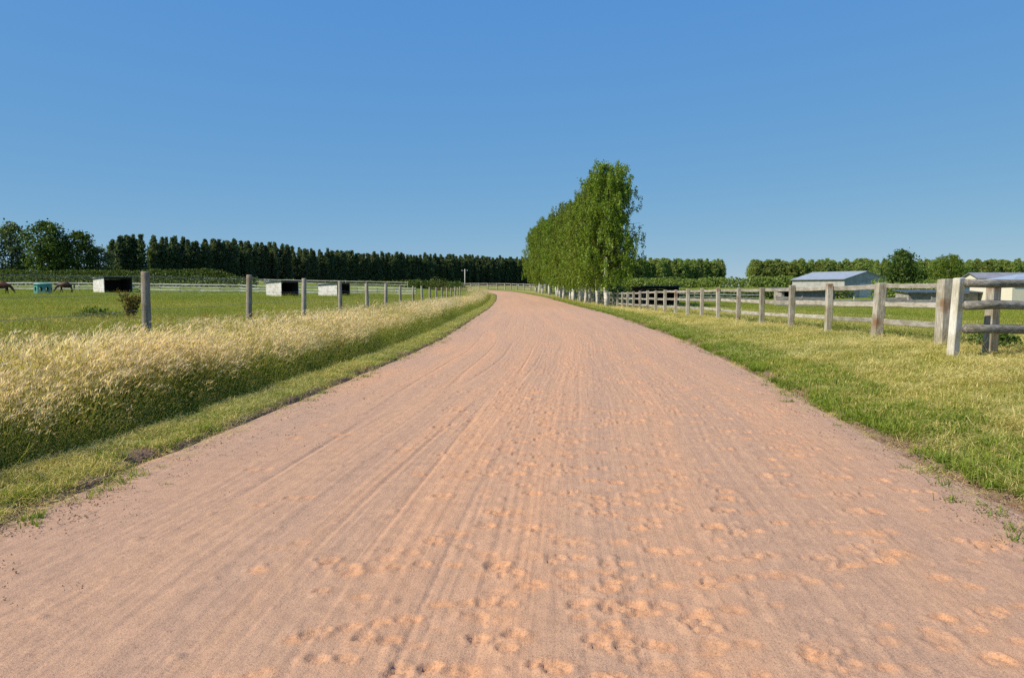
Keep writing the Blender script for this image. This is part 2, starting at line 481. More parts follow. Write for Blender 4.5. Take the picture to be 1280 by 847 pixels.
nt.links.new(base, b.inputs['Base Color'])
bump(nt, b, math_(nt, 'ADD', math_(nt, 'ADD', g1, g2), ln_), .6, .008)
tag(link('road', rme, mat=M['road']), kind='structure')

# ------------------------------------------------------------------ fences
def path_points(pts, step):
    P = np.array(pts, float); d = np.hypot(*(P[1:] - P[:-1]).T); cum = np.concatenate([[0], np.cumsum(d)])
    s = np.arange(0, cum[-1] + .01, step)
    return np.stack([np.interp(s, cum, P[:, 0]), np.interp(s, cum, P[:, 1])], 1)

def post_mesh(w, h, d=None, depth=.35, chamfer=.012, lean=0, top_tilt=0):
    """squared, slightly twisted and tapered fence post; origin at ground"""
    d = d or w; mb = MB(); rings = []
    for z_, k in ((-depth, 1.03), (.0, 1.02), (h * .33, 1.0 + rng.normal(0, .015)), (h * .66, 1.0 + rng.normal(0, .015)), (h - .012, .97), (h, .90)):
        ring = []
        for a, b_ in ((-1, -1), (1, -1), (1, 1), (-1, 1)):
            for sx_, sy_ in ((a * (w / 2 - chamfer), b_ * d / 2), (a * w / 2, b_ * (d / 2 - chamfer))):
                ring.append((sx_, sy_))
        ring.sort(key=lambda p: math.atan2(p[1], p[0]))
        rings.append([(x * k + lean * max(z_, 0) / h, y * k, z_ + (top_tilt * x if z_ > h - .05 else 0)) for x, y in ring])
    vs = [p for r in rings for p in r]; n = 8; fs = []
    for i in range(len(rings) - 1):
        for k in range(n):
            fs.append((i * n + k, i * n + (k + 1) % n, (i + 1) * n + (k + 1) % n, (i + 1) * n + k))
    fs.append(tuple(range((len(rings) - 1) * n, len(rings) * n)))
    mb.add(vs, fs); return mb.mesh('post')

def rail_mesh(l, h, t, sag=0):
    """board lying along x from 0 to l, slightly bowed, with eased edges"""
    vs = []; fs = []; n = 7
    prof = [(-t / 2, -h / 2 + .008), (-t / 2 + .008, -h / 2), (t / 2 - .008, -h / 2), (t / 2, -h / 2 + .008), (t / 2, h / 2 - .008), (t / 2 - .008, h / 2), (-t / 2 + .008, h / 2), (-t / 2, h / 2 - .008)]
    for i in range(n):
        q = i / (n - 1); zz = -sag * 4 * q * (1 - q) + rng.normal(0, .004); yy = rng.normal(0, .004); hh = 1 + rng.normal(0, .04)
        for a, b_ in prof: vs.append((l * q, a + yy, b_ * hh + zz))
    for i in range(n - 1):
        for k in range(8): fs.append((i * 8 + k, i * 8 + (k + 1) % 8, (i + 1) * 8 + (k + 1) % 8, (i + 1) * 8 + k))
    fs.append(tuple(range(8))[::-1]); fs.append(tuple(range((n - 1) * 8, n * 8)))
    return mesh_from('rail', vs, fs)

def put_rail(me, p0, p1, parent, name='rail'):
    p0 = Vector(p0); p1 = Vector(p1); d = p1 - p0
    o = link(name, me, parent)
    base = max(p[0] for p in [v.co for v in me.vertices])
    o.location = p0; o.rotation_euler = (0, -math.atan2(d.z, math.hypot(d.x, d.y)), math.atan2(d.y, d.x))
    o.scale = (d.length / base, 1, 1)
    return o

def rail_fence(name, pts, step, heights, ph, pw, rh, rt, pm, rm, label, cat='fence', side=1, group=None, nvar=5, jit=.014, thick=False):
    P = path_points(pts, step)
    root = empty(name, (P[0][0], P[0][1], gz(*P[0])))
    tag(root, label, cat, group)
    o0 = Vector(root.location)
    pms = [post_mesh(pw * rng.uniform(.9, 1.12), ph * rng.uniform(.98, 1.03), lean=rng.normal(0, .03), top_tilt=rng.normal(0, .08)) for _ in range(nvar)]
    rms = [rail_mesh(step, rh * rng.uniform(.9, 1.1), rt, sag=rng.uniform(-.004, .012)) for _ in range(nvar)]
    for q in pms: q.materials.append(M[pm])
    for q in rms: q.materials.append(M[rm])
    zs = G(P[:, 0], P[:, 1])
    k = np.array([.25, .5, .25]); zs = np.convolve(np.pad(zs, 1, mode='edge'), k, mode='valid')
    for i, (p, zz) in enumerate(zip(P, zs)):
        o = link('post', pms[rng.integers(nvar)], root)
        nx = P[min(i + 1, len(P) - 1)] - P[max(i - 1, 0)]
        o.location = Vector((p[0], p[1], zz)) - o0
        if thick and i < 2: o.scale = (1.75, 1.5, 1)
        o.rotation_euler = (rng.normal(0, .012), rng.normal(0, .012), math.atan2(nx[1], nx[0]) + rng.normal(0, .05))
    for i in range(len(P) - 1):
        d = P[i + 1] - P[i]; d /= np.hypot(*d); nrm = np.array([-d[1], d[0]]) * side * (pw / 2 + rt / 2 + .004)
        for h in heights:
            a = Vector((P[i][0] + nrm[0], P[i][1] + nrm[1], zs[i] + h + rng.normal(0, jit))) - o0
            b_ = Vector((P[i + 1][0] + nrm[0], P[i + 1][1] + nrm[1], zs[i + 1] + h + rng.normal(0, jit))) - o0
            sh = (b_ - a).normalized() * .004
            put_rail(rms[rng.integers(nvar)], a + sh, b_ - sh, root)
    return root

# road-side three-rail fence that follows the bend behind the birches
rail_fence('rail_fence', [(9.62, 17.1), (9.6, 70), (9.9, 100), (9.6, 122), (8.2, 138), (4.5, 152), (-2, 166), (-14, 180), (-40, 194), (-75, 204)], 3.12,
           (.42, .88, 1.33), 1.42, .17, .125, .045, 'grey_wood', 'rail_wood', 'long grey weathered three rail fence following the road and its bend', side=-1, thick=True)

# short log fence that starts beside it and runs away from the road
lf = empty('log_fence', (8.12, 14.1, gz(8.12, 14.1)))
tag(lf, 'thick round log rail fence with pale square corner post', 'fence')
o0 = Vector(lf.location)
cp = post_mesh(.155, 1.43, lean=.09, top_tilt=.06); cp.materials.append(M['white_post'])
o = link('corner_post', cp, lf); o.rotation_euler = (0, 0, .35); o['label'] = 'pale whitewashed square corner post'
for i, (x, y) in enumerate([(9.02, 14.45), (11.9, 15.2), (14.8, 15.95), (17.7, 16.7)]):
    pmx = post_mesh(.19, 1.28, lean=.03); pmx.materials.append(M['grey_wood'])
    o = link('post', pmx, lf); o.location = Vector((x, y, gz(x, y))) - o0; o.rotation_euler = (0, 0, .25)
zc = gz(8.12, 14.1)
for hz, r0 in ((1.34, .072), (.94, .078), (.50, .082)):
    for (xa, ya, xb, yb) in ((8.2, 14.0, 13.3, 15.35), (13.3, 15.36, 18.2, 16.65)):
        mb = MB(); n = 9; pts = []; rad = []
        for q in range(n):
            t = q / (n - 1)
            pts.append(Vector((xa + (xb - xa) * t, ya - .11 + (yb - ya) * t, zc + hz + rng.normal(0, .008) - .05 * t)) - o0); rad.append(r0 * (1.05 - .12 * t) * rng.uniform(.96, 1.04))
        mb.tube(pts, rad, 12, True, .05)
        mb.build('log_rail', M['log_wood'], lf, True)

# post and wire fence on the other side, in the long grass
wf = empty('wire_fence', (-7.7, 3.6, gz(-7.7, 3.6)))
tag(wf, 'round grey wooden posts with thin wires along the tall dry grass', 'fence')
o0 = Vector(wf.location)
wy = [3.6, 9.8] + [16.05 + 6.2 * i for i in range(17)]
pz = []
for y in wy:
    x = -7.7 + rng.normal(0, .05); zz = gz(x, y); pz.append((x, y, zz))
    mb = MB(); r = .095 * rng.uniform(.88, 1.08); h = 1.56 * rng.uniform(.98, 1.03); lx, ly = rng.normal(0, .02, 2)
    mb.tube([(0, 0, -.4), (0, 0, 0), (lx * .5, ly * .5, h * .5), (lx, ly, h - .02), (lx, ly, h)], [r * 1.08, r * 1.05, r, r * .95, r * .85], 12, True, .04)
    o = mb.build('post', M['round_post'], wf, True); o.location = Vector((x, y, zz)) - o0
m, nt, b = mat('galvanised_wire'); b.inputs['Base Color'].default_value = (.32, .32, .30, 1); b.inputs['Metallic'].default_value = .6; b.inputs['Roughness'].default_value = .5; M['wire'] = m
for h in (1.47, 1.12, .78, .45):
    mb = MB(); pts = []
    for (x, y, zz), nx in zip(pz, pz[1:] + [None]):
        pts.append(Vector((x + .1, y, zz + h)) - o0)
        if nx:
            for t in (.33, .66): pts.append(Vector((x + .1 + (nx[0] - x) * t, y + (nx[1] - y) * t, zz + (nx[2] - zz) * t + h - .035)) - o0)
    mb.tube(pts, [.0032] * len(pts), 4, False)
    mb.build('wire', M['wire'], wf)

# pale rail fences round the paddocks with the sheds
rail_fence('paddock_fence', [(-84, 112), (-12, 116.5)], 2.9, (.35, .75, 1.18), 1.3, .14, .16, .04, 'pale_post', 'pale_wood',
           'pale three rail paddock fence running behind the white field sheds', side=-1)
rail_fence('paddock_fence', [(-60, 150), (-20, 148)], 4, (.6, 1.1), 1.25, .12, .09, .04, 'pale_post', 'pale_wood',
           'thin two rail paddock fence in front of the low hedge', side=-1, nvar=3)
# beyond the road-side fence
rail_fence('paddock_fence', [(13.5, 92), (32, 97)], 3.1, (.35, .75, 1.15), 1.28, .14, .11, .04, 'pale_post', 'pale_wood',
           'grey rail fence between black shelter and grey field shelter', side=-1, nvar=3)

# ------------------------------------------------------------------ plain materials for buildings
def flat(name, c, rough=.7, metal=0, var=.15, scale=3, ribs=None):
    m, nt, b = mat(name)
    co = coords(nt, 'Object')
    n = noise(nt, co, scale, 4, .6)
    lo = tuple(q * (1 - var) for q in c); hi = tuple(min(1, q * (1 + var)) for q in c)
    nt.links.new(ramp(nt, n, [(.3, lo), (.7, hi)]), b.inputs['Base Color'])
    b.inputs['Roughness'].default_value = rough; b.inputs['Metallic'].default_value = metal
    bump(nt, b, n, .3, .01)
    M[name] = m
    return m
flat('tin_wall', (.36, .36, .35), .6, 0, .22, 1.2)
flat('tin_roof', (.36, .40, .44), .45, .3, .1, 1)
flat('blue_roof', (.30, .36, .44), .5, .1, .12, 1)
flat('dark_roof', (.07, .09, .12), .6, 0, .3, 1)
flat('grey_roof', (.20, .21, .24), .7, 0, .2, 1)
flat('cream_wall', (.66, .62, .50), .7, 0, .05, 1)
flat('white_wall', (.70, .69, .66), .7, 0, .07, 1)
flat('shade_inside', (.045, .04, .04), .9, 0, .4, 2)  # near-black colour standing in for the shade of interiors
flat('teal_plastic', (.10, .28, .25), .45, 0, .15, 3)
flat('glass_dark', (.03, .035, .04), .15, 0, .2, 2)
flat('trim', (.55, .54, .5), .7, 0, .1, 2)
flat('pole_wood', (.42, .40, .37), .8, 0, .2, 3)
flat('ceramic', (.6, .6, .58), .3, 0, .1, 2)

def boards(mb, axis, a0, a1, off0, off1, z0, z1, n, gap=.012):
    """n horizontal boards stacked from z0 to z1 along x or y"""
    for i in range(n):
        zz0 = z0 + (z1 - z0) * i / n + gap / 2; zz1 = z0 + (z1 - z0) * (i + 1) / n - gap / 2
        e = .012 * ((i * 7) % 3)
        if axis == 'y': mb.box(off0 - e, off1, a0, a1, zz0, zz1)
        else: mb.box(a0, a1, off0 - e, off1, zz0, zz1)

def field_shed(x, y, rz, a, b, h, label, wall='white_board', roof='dark_roof', group=None):
    """open-fronted shed: boarded wall of length a along local y, open front of width b along local x"""
    r = empty('field_shed', (x, y, gz(x, y) - .03), rz); tag(r, label, 'shed', group)
    wm = M[wall]
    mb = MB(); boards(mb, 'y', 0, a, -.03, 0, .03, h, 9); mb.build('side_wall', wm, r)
    mb = MB(); mb.box(.002, .05, .0, a, 0, h - .03); mb.build('shade_lining', M['shade_inside'], r)  # inner layer and back wall carry the interior shade as colour
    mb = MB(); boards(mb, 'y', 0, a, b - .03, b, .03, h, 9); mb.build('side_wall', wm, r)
    mb = MB(); mb.box(b - .082, b - .036, .0, a, 0, h - .03); mb.build('shade_lining', M['shade_inside'], r)
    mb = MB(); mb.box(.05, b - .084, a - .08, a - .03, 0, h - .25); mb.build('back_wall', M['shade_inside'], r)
    mb = MB()
    mb.add([(-.25, -.35, h + .03), (b + .25, -.35, h + .03), (b + .25, a + .25, h - .16), (-.25, a + .25, h - .16),
            (-.25, -.35, h + .10), (b + .25, -.35, h + .10), (b + .25, a + .25, h - .09), (-.25, a + .25, h - .09)],
           [(0, 3, 2, 1), (4, 5, 6, 7), (0, 1, 5, 4), (1, 2, 6, 5), (2, 3, 7, 6), (3, 0, 4, 7)])
    mb.build('roof', M[roof], r)
    for px in (.07, b - .14):
        pm_ = post_mesh(.12, h); pm_.materials.append(M['dark_wood']); o = link('post', pm_, r); o.location = (px, .08, 0)
    mb = MB(); mb.box(.14, b - .21, .02, .07, h - .22, h - .02); mb.build('lintel', M['dark_wood'], r)
    return r

field_shed(-57.2, 108, math.radians(47), 4.2, 3.8, 2.15, 'whitewashed open field shed nearest the teal hay feeder')
field_shed(-31.0, 103.5, math.radians(47), 4.0, 2.6, 2.1, 'middle whitewashed field shed with dark open front')
field_shed(-25.1, 110.5, math.radians(62), 3.5, 2.8, 1.9, 'smallest weathered white field shed next to the wire fence posts')

# teal plastic hay feeder: eight panels with a feeding hole each, and a low domed lid
hf = empty('hay_feeder', (-58.2, 95.5, gz(-58.2, 95.5) - .02), .3); tag(hf, 'teal plastic hay feeder with oval holes in its sides', 'feeder')
R_ = 1.0
for k in range(8):
    a0 = 2 * PI * (k - .5) / 8; a1 = 2 * PI * (k + .5) / 8
    p0 = Vector((R_ * math.cos(a0), R_ * math.sin(a0), 0)); p1 = Vector((R_ * math.cos(a1), R_ * math.sin(a1), 0))
    e = p1 - p0; nrm = Vector((math.cos(2 * PI * k / 8), math.sin(2 * PI * k / 8), 0)); mb = MB(); vs = []; fs = []
    n = 16
    for lay in (0, -.05):
        for i in range(n):
            t = 2 * PI * i / n; c_, s_ = math.cos(t), math.sin(t); mx = max(abs(c_), abs(s_))
            vs.append(p0 + e * (.5 + .5 * c_ / mx) + Vector((0, 0, .6 + .6 * s_ / mx)) + nrm * lay)
        for i in range(n):
            t = 2 * PI * i / n
            vs.append(p0 + e * (.5 + .26 * math.cos(t)) + Vector((0, 0, .62 + .30 * math.sin(t))) + nrm * lay)
    for i in range(n):
        j = (i + 1) % n
        fs += [(i, j, n + j, n + i), (2 * n + j, 2 * n + i, 3 * n + i, 3 * n + j), (n + i, n + j, 3 * n + j, 3 * n + i)]
    mb.add(vs, fs); mb.build('panel', M['teal_plastic'], hf)
mb = MB(); vs = []; fs = []
for j, (rr, zz) in enumerate(((1.06, 1.19), (1.06, 1.25), (.85, 1.36), (.5, 1.42), (.12, 1.44))):
    for k in range(16): vs.append((rr * math.cos(2 * PI * k / 16), rr * math.sin(2 * PI * k / 16), zz))
for j in range(4):
    for k in range(16): fs.append((j * 16 + k, j * 16 + (k + 1) % 16, (j + 1) * 16 + (k + 1) % 16, (j + 1) * 16 + k))
fs += [tuple(range(16))[::-1], tuple(range(64, 80))]
mb.add(vs, fs); mb.build('lid', M['teal_plastic'], hf, True)
mb = MB(); mb.tube([(0, 0, .02), (0, 0, .45)], [.78, .6], 12, True, .1); mb.build('hay', M['shade_inside'], hf)  # coloured near black: shade inside the feeder is put into the hay

# horses
def hair(name, c):
    m, nt, b = mat(name); n = noise(nt, coords(nt, 'Object'), 2.5, 3)
    nt.links.new(ramp(nt, n, [(.3, tuple(q * .75 for q in c)), (.7, tuple(q * 1.2 for q in c))]), b.inputs['Base Color']); b.inputs['Roughness'].default_value = .55
    M[name] = m
hair('chestnut', (.075, .026, .013)); hair('bay', (.06, .026, .018)); hair('black_hair', (.012, .010, .010))
def horse(x, y, rz, coat, neck, label, step=.06):
    r = empty('horse', (x, y, gz(x, y) + .0), rz); tag(r, label, 'horse', None)
    V = []; E = []; Rr_ = []
    def chain(pts, start=None):
        prev = start
        for p, rad in pts:
            V.append(p); Rr_.append(rad)
            if prev is not None: E.append((prev, len(V) - 1))
            prev = len(V) - 1
        return prev
    chain([((-.62, 0, 1.18), (.38, .44)), ((-.25, 0, 1.10), (.42, .50)), ((.15, 0, 1.08), (.42, .50)), ((.5, 0, 1.14), (.36, .45))])
    chain(neck, 3)
    for s in (-1, 1):
        chain([((.5, .15 * s, .86), (.13, .16)), ((.52, .16 * s, .52), (.08, .085)), ((.50 + step * s, .16 * s, .22), (.055, .06)), ((.54 + step * s, .16 * s, .03), (.07, .07))], 3)
        chain([((-.62, .16 * s, .92), (.17, .23)), ((-.56, .17 * s, .74), (.12, .15)), ((-.76, .17 * s, .50), (.07, .085)), ((-.73 - step * s, .17 * s, .20), (.055, .06)), ((-.69 - step * s, .17 * s, .03), (.06, .06))], 0)
    me = bpy.data.meshes.new('body'); me.from_pydata(V, E, []); me.update()
    o = link('body', me, r, M[coat])
    md = o.modifiers.new('skin', 'SKIN')
    for i, sv in enumerate(me.skin_vertices[0].data):
        sv.radius = Rr_[i]; sv.use_root = (i == 0)
    sb = o.modifiers.new('sub', 'SUBSURF'); sb.levels = 2; sb.render_levels = 2
    md.use_smooth_shade = True
    mb = MB(); mb.tube([(-.86, 0, 1.26), (-1.0, 0, 1.1), (-1.02, 0, .75), (-.98, 0, .42)], [.05, .08, .09, .02], 8); mb.build('tail', M['black_hair'], r, True)
    np_ = [Vector(p) for p, _ in neck]
    mb = MB()
    top = [np_[0] + Vector((-.1, 0, .22)), np_[1] + Vector((.02, 0, .16)), np_[2] + Vector((.04, 0, .13))]
    mb.tube(top, [.05, .06, .04], 6); mb.build('mane', M['black_hair'], r, True)
    hd = np_[2]
    for s in (-1, 1):
        mb = MB(); mb.tube([hd + Vector((-.02, .07 * s, .06)), hd + Vector((.0, .09 * s, .22))], [.04, .008], 5); mb.build('ear', M[coat], r)
    return r
graz = [((.82, 0, 1.02), (.15, .20)), ((1.08, 0, .72), (.10, .14)), ((1.26, 0, .47), (.09, .12)), ((1.38, 0, .26), (.07, .08)), ((1.44, 0, .10), (.055, .06))]
half = [((.82, 0, 1.24), (.15, .20)), ((1.10, 0, 1.30), (.10, .14)), ((1.30, 0, 1.34), (.09, .12)), ((1.50, 0, 1.17), (.075, .085)), ((1.66, 0, 1.02), (.055, .065))]
horse(-61.6, 93.0, math.radians(8), 'chestnut', graz, 'chestnut horse grazing with its head down beside the teal feeder')
horse(-60.3, 104.0, math.radians(200), 'bay', graz, 'dark bay horse standing between hay feeder and white shed', .1)

# utility pole by the bend
up = empty('utility_pole', (-11.5, 188, gz(-11.5, 188)), .4); tag(up, 'slim pale utility pole by the bend of the road', 'pole')
mb = MB(); mb.tube([(0, 0, -.5), (0, 0, 6.2)], [.14, .10], 10); mb.build('pole', M['pole_wood'], up, True)
mb = MB(); mb.bar((-.8, .12, 5.8), (.8, .12, 5.8), .1, .12); mb.build('crossarm', M['pole_wood'], up)
for x in (-.7, 0, .7):
    mb = MB(); mb.tube([(x, .12, 5.86), (x, .12, 5.95), (x, .12, 6.05)], [.04, .07, .03], 8); mb.build('insulator', M['ceramic'], up)

# grey tin barn standing at 45 degrees
bz = -.55
bn = empty('barn', (68.2, 158, gz(68, 160) - .15), math.radians(25)); tag(bn, 'big grey corrugated tin barn with pale low pitched roof', 'barn')
BL, BW, BE, BP = 14.2, 12.6, 3.95, 5.55    # length along local y, width along local x, eave and ridge height
def ribbed(mb, axis, a0, a1, off, z0, ztop, n, d=.035):
    """corrugated sheet: vertical folds"""
    vs = []; fs = []
    for i in range(n * 2 + 1):
        t = i / (n * 2); a = a0 + (a1 - a0) * t; o_ = off - (d if i % 2 else 0)
        p = (o_, a) if axis == 'y' else (a, o_)
        vs += [(p[0], p[1], z0), (p[0], p[1], ztop(t))]
    for i in range(n * 2): fs.append((2 * i, 2 * i + 2, 2 * i + 3, 2 * i + 1))
    mb.add(vs, fs)
mb = MB(); ribbed(mb, 'y', 0, BL, 0, 0, lambda t: BE, 40); mb.build('side_wall', M['tin_wall'], bn)
mb = MB(); ribbed(mb, 'y', 0, BL, BW, 0, lambda t: BE, 40); mb.build('side_wall', M['tin_wall'], bn)
mb = MB(); ribbed(mb, 'x', 0, BW, 0, 0, lambda t: BE + (BP - BE) * (1 - abs(2 * t - 1)), 46); mb.build('gable_wall', M['tin_wall'], bn)
mb = MB(); ribbed(mb, 'x', 0, BW, BL, 0, lambda t: BE + (BP - BE) * (1 - abs(2 * t - 1)), 46); mb.build('gable_wall', M['tin_wall'], bn)
for s in (0, 1):
    xa = -.35 if s == 0 else BW + .35; za = BE - .06
    mb = MB(); mb.add([(xa, -.25, za), (BW / 2, -.25, BP + .03), (BW / 2, BL + .25, BP + .03), (xa, BL + .25, za),
                       (xa, -.25, za + .09), (BW / 2, -.25, BP + .12), (BW / 2, BL + .25, BP + .12), (xa, BL + .25, za + .09)],
                      [(0, 1, 2, 3), (7, 6, 5, 4), (0, 4, 5, 1), (1, 5, 6, 2), (2, 6, 7, 3), (3, 7, 4, 0)])
    mb.build('roof_slope', M['tin_roof'], bn)
mb = MB(); mb.bar((BW / 2, -.28, BP + .13), (BW / 2, BL + .28, BP + .13), .4, .06); mb.build('ridge_cap', M['tin_roof'], bn)
mb = MB(); mb.box(4.3, 8.3, -.09, -.045, .02, 3.2); mb.build('sliding_door', M['trim'], bn)
mb = MB(); mb.bar((-.38, -.25, BE - .02), (-.38, BL + .25, BE - .02), .1, .12); mb.build('gutter', M['grey_roof'], bn)

def gabled(name, label, x0, x1, y0, y1, eave, ridge, wall, roof, cat='building', openings=(), hip=0.0, axis='x'):
    """long building, ridge along x, boarded walls with real openings in the front (y0) wall"""
    r = empty(name, ((x0 + x1) / 2, (y0 + y1) / 2, gz((x0 + x1) / 2, y0) - .1)); tag(r, label, cat)
    hx = (x1 - x0) / 2; hy = (y1 - y0) / 2; t = .15
    # front wall in pieces around the openings
    mb = MB(); xs = sorted(openings); cur = -hx
    for (a, b_, s0, s1) in xs:
        mb.box(cur, a, -hy, -hy + t, 0, eave); mb.box(a, b_, -hy, -hy + t, s1, eave)
        if s0 > 0: mb.box(a, b_, -hy, -hy + t, 0, s0)
        cur = b_
    mb.box(cur, hx, -hy, -hy + t, 0, eave)
    w_ = mb.build('front_wall', M[wall], r)
    for k in range(1, int(eave / .22)):      # lap boards cast fine lines
        cur = -hx; mb = MB()
        for (a, b_, s0, s1) in xs + [(hx, hx, 0, 9)]:
            mb.box(cur, a, -hy - .018, -hy, k * .22, k * .22 + .16); cur = b_
        mb.build('lap_board', M[wall], w_)
    mb = MB(); mb.box(-hx, hx, hy - t, hy, 0, eave); mb.build('back_wall', M[wall], r)
    for s in (-1, 1):
        mb = MB(); a = s * hx; i_ = a - s * t
        yy0, yy1 = -hy + t + .002, hy - t - .002
        if hip: mb.box(min(a, i_), max(a, i_), yy0, yy1, 0, eave)
        else:
            vs = [(a, yy0, 0), (a, yy1, 0), (a, yy1, eave), (a, 0, ridge), (a, yy0, eave), (i_, yy0, 0), (i_, yy1, 0), (i_, yy1, eave), (i_, 0, ridge), (i_, yy0, eave)]
            mb.add(vs, [(0, 1, 2, 3, 4), (9, 8, 7, 6, 5)] + [(k, 5 + k, 5 + (k + 1) % 5, (k + 1) % 5) for k in range(5)])
        mb.build('end_wall', M[wall], r)
    ov = .3; th = .1
    for s in (-1, 1):
        mb = MB(); ze = eave - (ridge - eave) * ov / hy + .02
        hp = hip
        vs = [(-hx - ov, s * (hy + ov), ze), (hx + ov, s * (hy + ov), ze), (hx + ov - hp, 0, ridge + .02), (-hx - ov + hp, 0, ridge + .02)]
        vs += [(x, y, z_ + th) for x, y, z_ in vs]
        mb.add(vs, [(0, 1, 2, 3), (7, 6, 5, 4), (0, 4, 5, 1), (1, 5, 6, 2), (2, 6, 7, 3), (3, 7, 4, 0)])
        mb.build('roof_slope', M[roof], r)
        if hip:
            mb = MB()
            vs = [(s * (hx + ov + .003), -(hy + ov), ze), (s * (hx + ov + .003), hy + ov, ze), (s * (hx + ov - hp + .003), 0, ridge + .02)]
            vs += [(x, y, z_ + th) for x, y, z_ in vs]
            mb.add(vs, [(0, 1, 2), (5, 4, 3), (0, 3, 4, 1), (1, 4, 5, 2), (2, 5, 3, 0)]); mb.build('roof_hip', M[roof], r)
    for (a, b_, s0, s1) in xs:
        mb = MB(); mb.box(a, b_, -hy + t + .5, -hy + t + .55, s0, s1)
        o = mb.build('window' if s0 > 0 else 'doorway_shade', M['shade_inside' if s0 == 0 else 'glass_dark'], r)  # behind a door opening: dark sheet standing in for shade indoors
        mb = MB()
        mb.box(a - .08, a, -hy - .035, -hy + t, s0, s1 + .08); mb.box(b_, b_ + .08, -hy - .035, -hy + t, s0, s1 + .08); mb.box(a, b_, -hy - .035, -hy + t, s1, s1 + .08)
        mb.build('frame', M['trim'], o)
    return r
gabled('stable', 'long low white stable with dark square door openings', 58.5, 73.5, 100, 106, 2.45, 2.9, 'white_wall', 'grey_roof', 'stable',
       openings=[(-5.6, -4.2, .7, 2.0), (-3.2, -1.9, 0, 2.0), (-.6, .6, .7, 1.9), (2.2, 3.6, .7, 2.0)])
gabled('house', 'cream gabled house with grey roof behind the white stable', 68.3, 80, 112.5, 117.0, 3.55, 4.35, 'cream_wall', 'grey_roof', 'house', openings=[(-4, -3, 1, 2.2), (1, 2, 1, 2.2)])
gabled('bungalow', 'cream boarded bungalow with blue grey hipped roof', 55.9, 72, 86, 94, 2.85, 3.75, 'cream_wall', 'blue_roof', 'house', openings=[(3, 4.4, .9, 2.1)], hip=3.6)

def low_shelter(x, y, w, d, h, rz, label, doors):
    r = empty('field_shelter', (x, y, gz(x, y) - .05), rz); tag(r, label, 'shelter')
    mb = MB(); cur = 0
    for (a, b_) in doors + [(w, w)]:
        boards(mb, 'x', cur, a, 0, .04, .02, h, 8); cur = b_
    mb.build('front_wall', M['grey_board'], r)
    for xx in (0, w - .05):
        mb = MB(); boards(mb, 'y', .045, d, xx, xx + .05, .02, h - .05, 8); mb.build('side_wall', M['grey_board'], r)
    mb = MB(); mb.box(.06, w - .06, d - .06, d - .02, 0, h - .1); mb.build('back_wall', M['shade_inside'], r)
    mb = MB(); mb.add([(-.3, -.5, h + .02), (w + .3, -.5, h + .02), (w + .3, d + .3, h + .26), (-.3, d + .3, h + .26), (-.3, -.5, h + .12), (w + .3, -.5, h + .12), (w + .3, d + .3, h + .36), (-.3, d + .3, h + .36)],
                      [(0, 3, 2, 1), (4, 5, 6, 7), (0, 1, 5, 4), (1, 2, 6, 5), (2, 3, 7, 6), (3, 0, 4, 7)])
    mb.build('roof', M['dark_roof'], r)
low_shelter(31.2, 89, 6.0, 3.2, 1.75, -.06, 'low grey boarded shelter with dark sheet roof in front of the barn', [(.3, 1.2)])
low_shelter(47.2, 91.5, 8.4, 3.0, 1.62, .03, 'long low grey shelter with blue black roof next to the stable', [(5.2, 6.4)])
field_shed(13.6, 79, math.radians(12), 3.4, 3.8, 2.0, 'black open shelter under the last birch by the rail fence', wall='dark_wood')

# boarded pen wall across the paddock: each board is a piece
bf = empty('board_fence', (29.6, 86, gz(29.6, 86))); tag(bf, 'low grey horizontal board fence in front of barn and shelters', 'fence')
bms = [rail_mesh(2.9, .235, .035) for _ in range(4)]
for q in bms: q.materials.append(M['grey_board'])
bps = post_mesh(.13, 1.15); bps.materials.append(M['pale_post'])
for i in range(8):
    x = 29.6 + 2.9 * i; o = link('post', bps, bf); zz = gz(x, 86); o.location = Vector((x, 86.1, zz)) - Vector(bf.location)
    if i < 7:
        z2 = gz(x + 2.9, 86)
        for k in range(4):
            if k == 3 and i in (2, 3, 5): continue
            put_rail(bms[(i + k) % 4], Vector((x + .004, 86, zz + .14 + k * .26)) - Vector(bf.location), Vector((x + 2.896, 86, z2 + .14 + k * .26)) - Vector(bf.location), bf, 'board')

# ------------------------------------------------------------------ trees
def unit(n, r=rng):
    v = r.normal(size=(n, 3)); return v / np.linalg.norm(v, axis=1)[:, None]

def leaf_mesh(name, C, size, mat_, hang=0., asp=.55, r=rng):
    n = len(C); C = np.asarray(C)
    a = unit(n, r)
    if hang: a = a * (1 - hang) + np.array([0, 0, -1.]) * hang; a /= np.linalg.norm(a, axis=1)[:, None]
    b = np.cross(a, unit(n, r)); b /= np.linalg.norm(b, axis=1)[:, None] + 1e-9
    s = (np.asarray(size) * (.65 + .7 * r.random(n)))[:, None]
    k = np.cross(a, b) * s * .12
    V = np.stack([C - a * s * .5, C + b * s * asp * .5 + k, C + a * s * .5, C - b * s * asp * .5 + k], 1).reshape(-1, 3)
    F = np.arange(4 * n).reshape(n, 4)
    me = mesh_from(name, V, F)
    at = me.attributes.new('rnd', 'FLOAT', 'FACE'); at.data.foreach_set('value', r.random(n).astype(np.float32))
    me.materials.append(mat_); return me

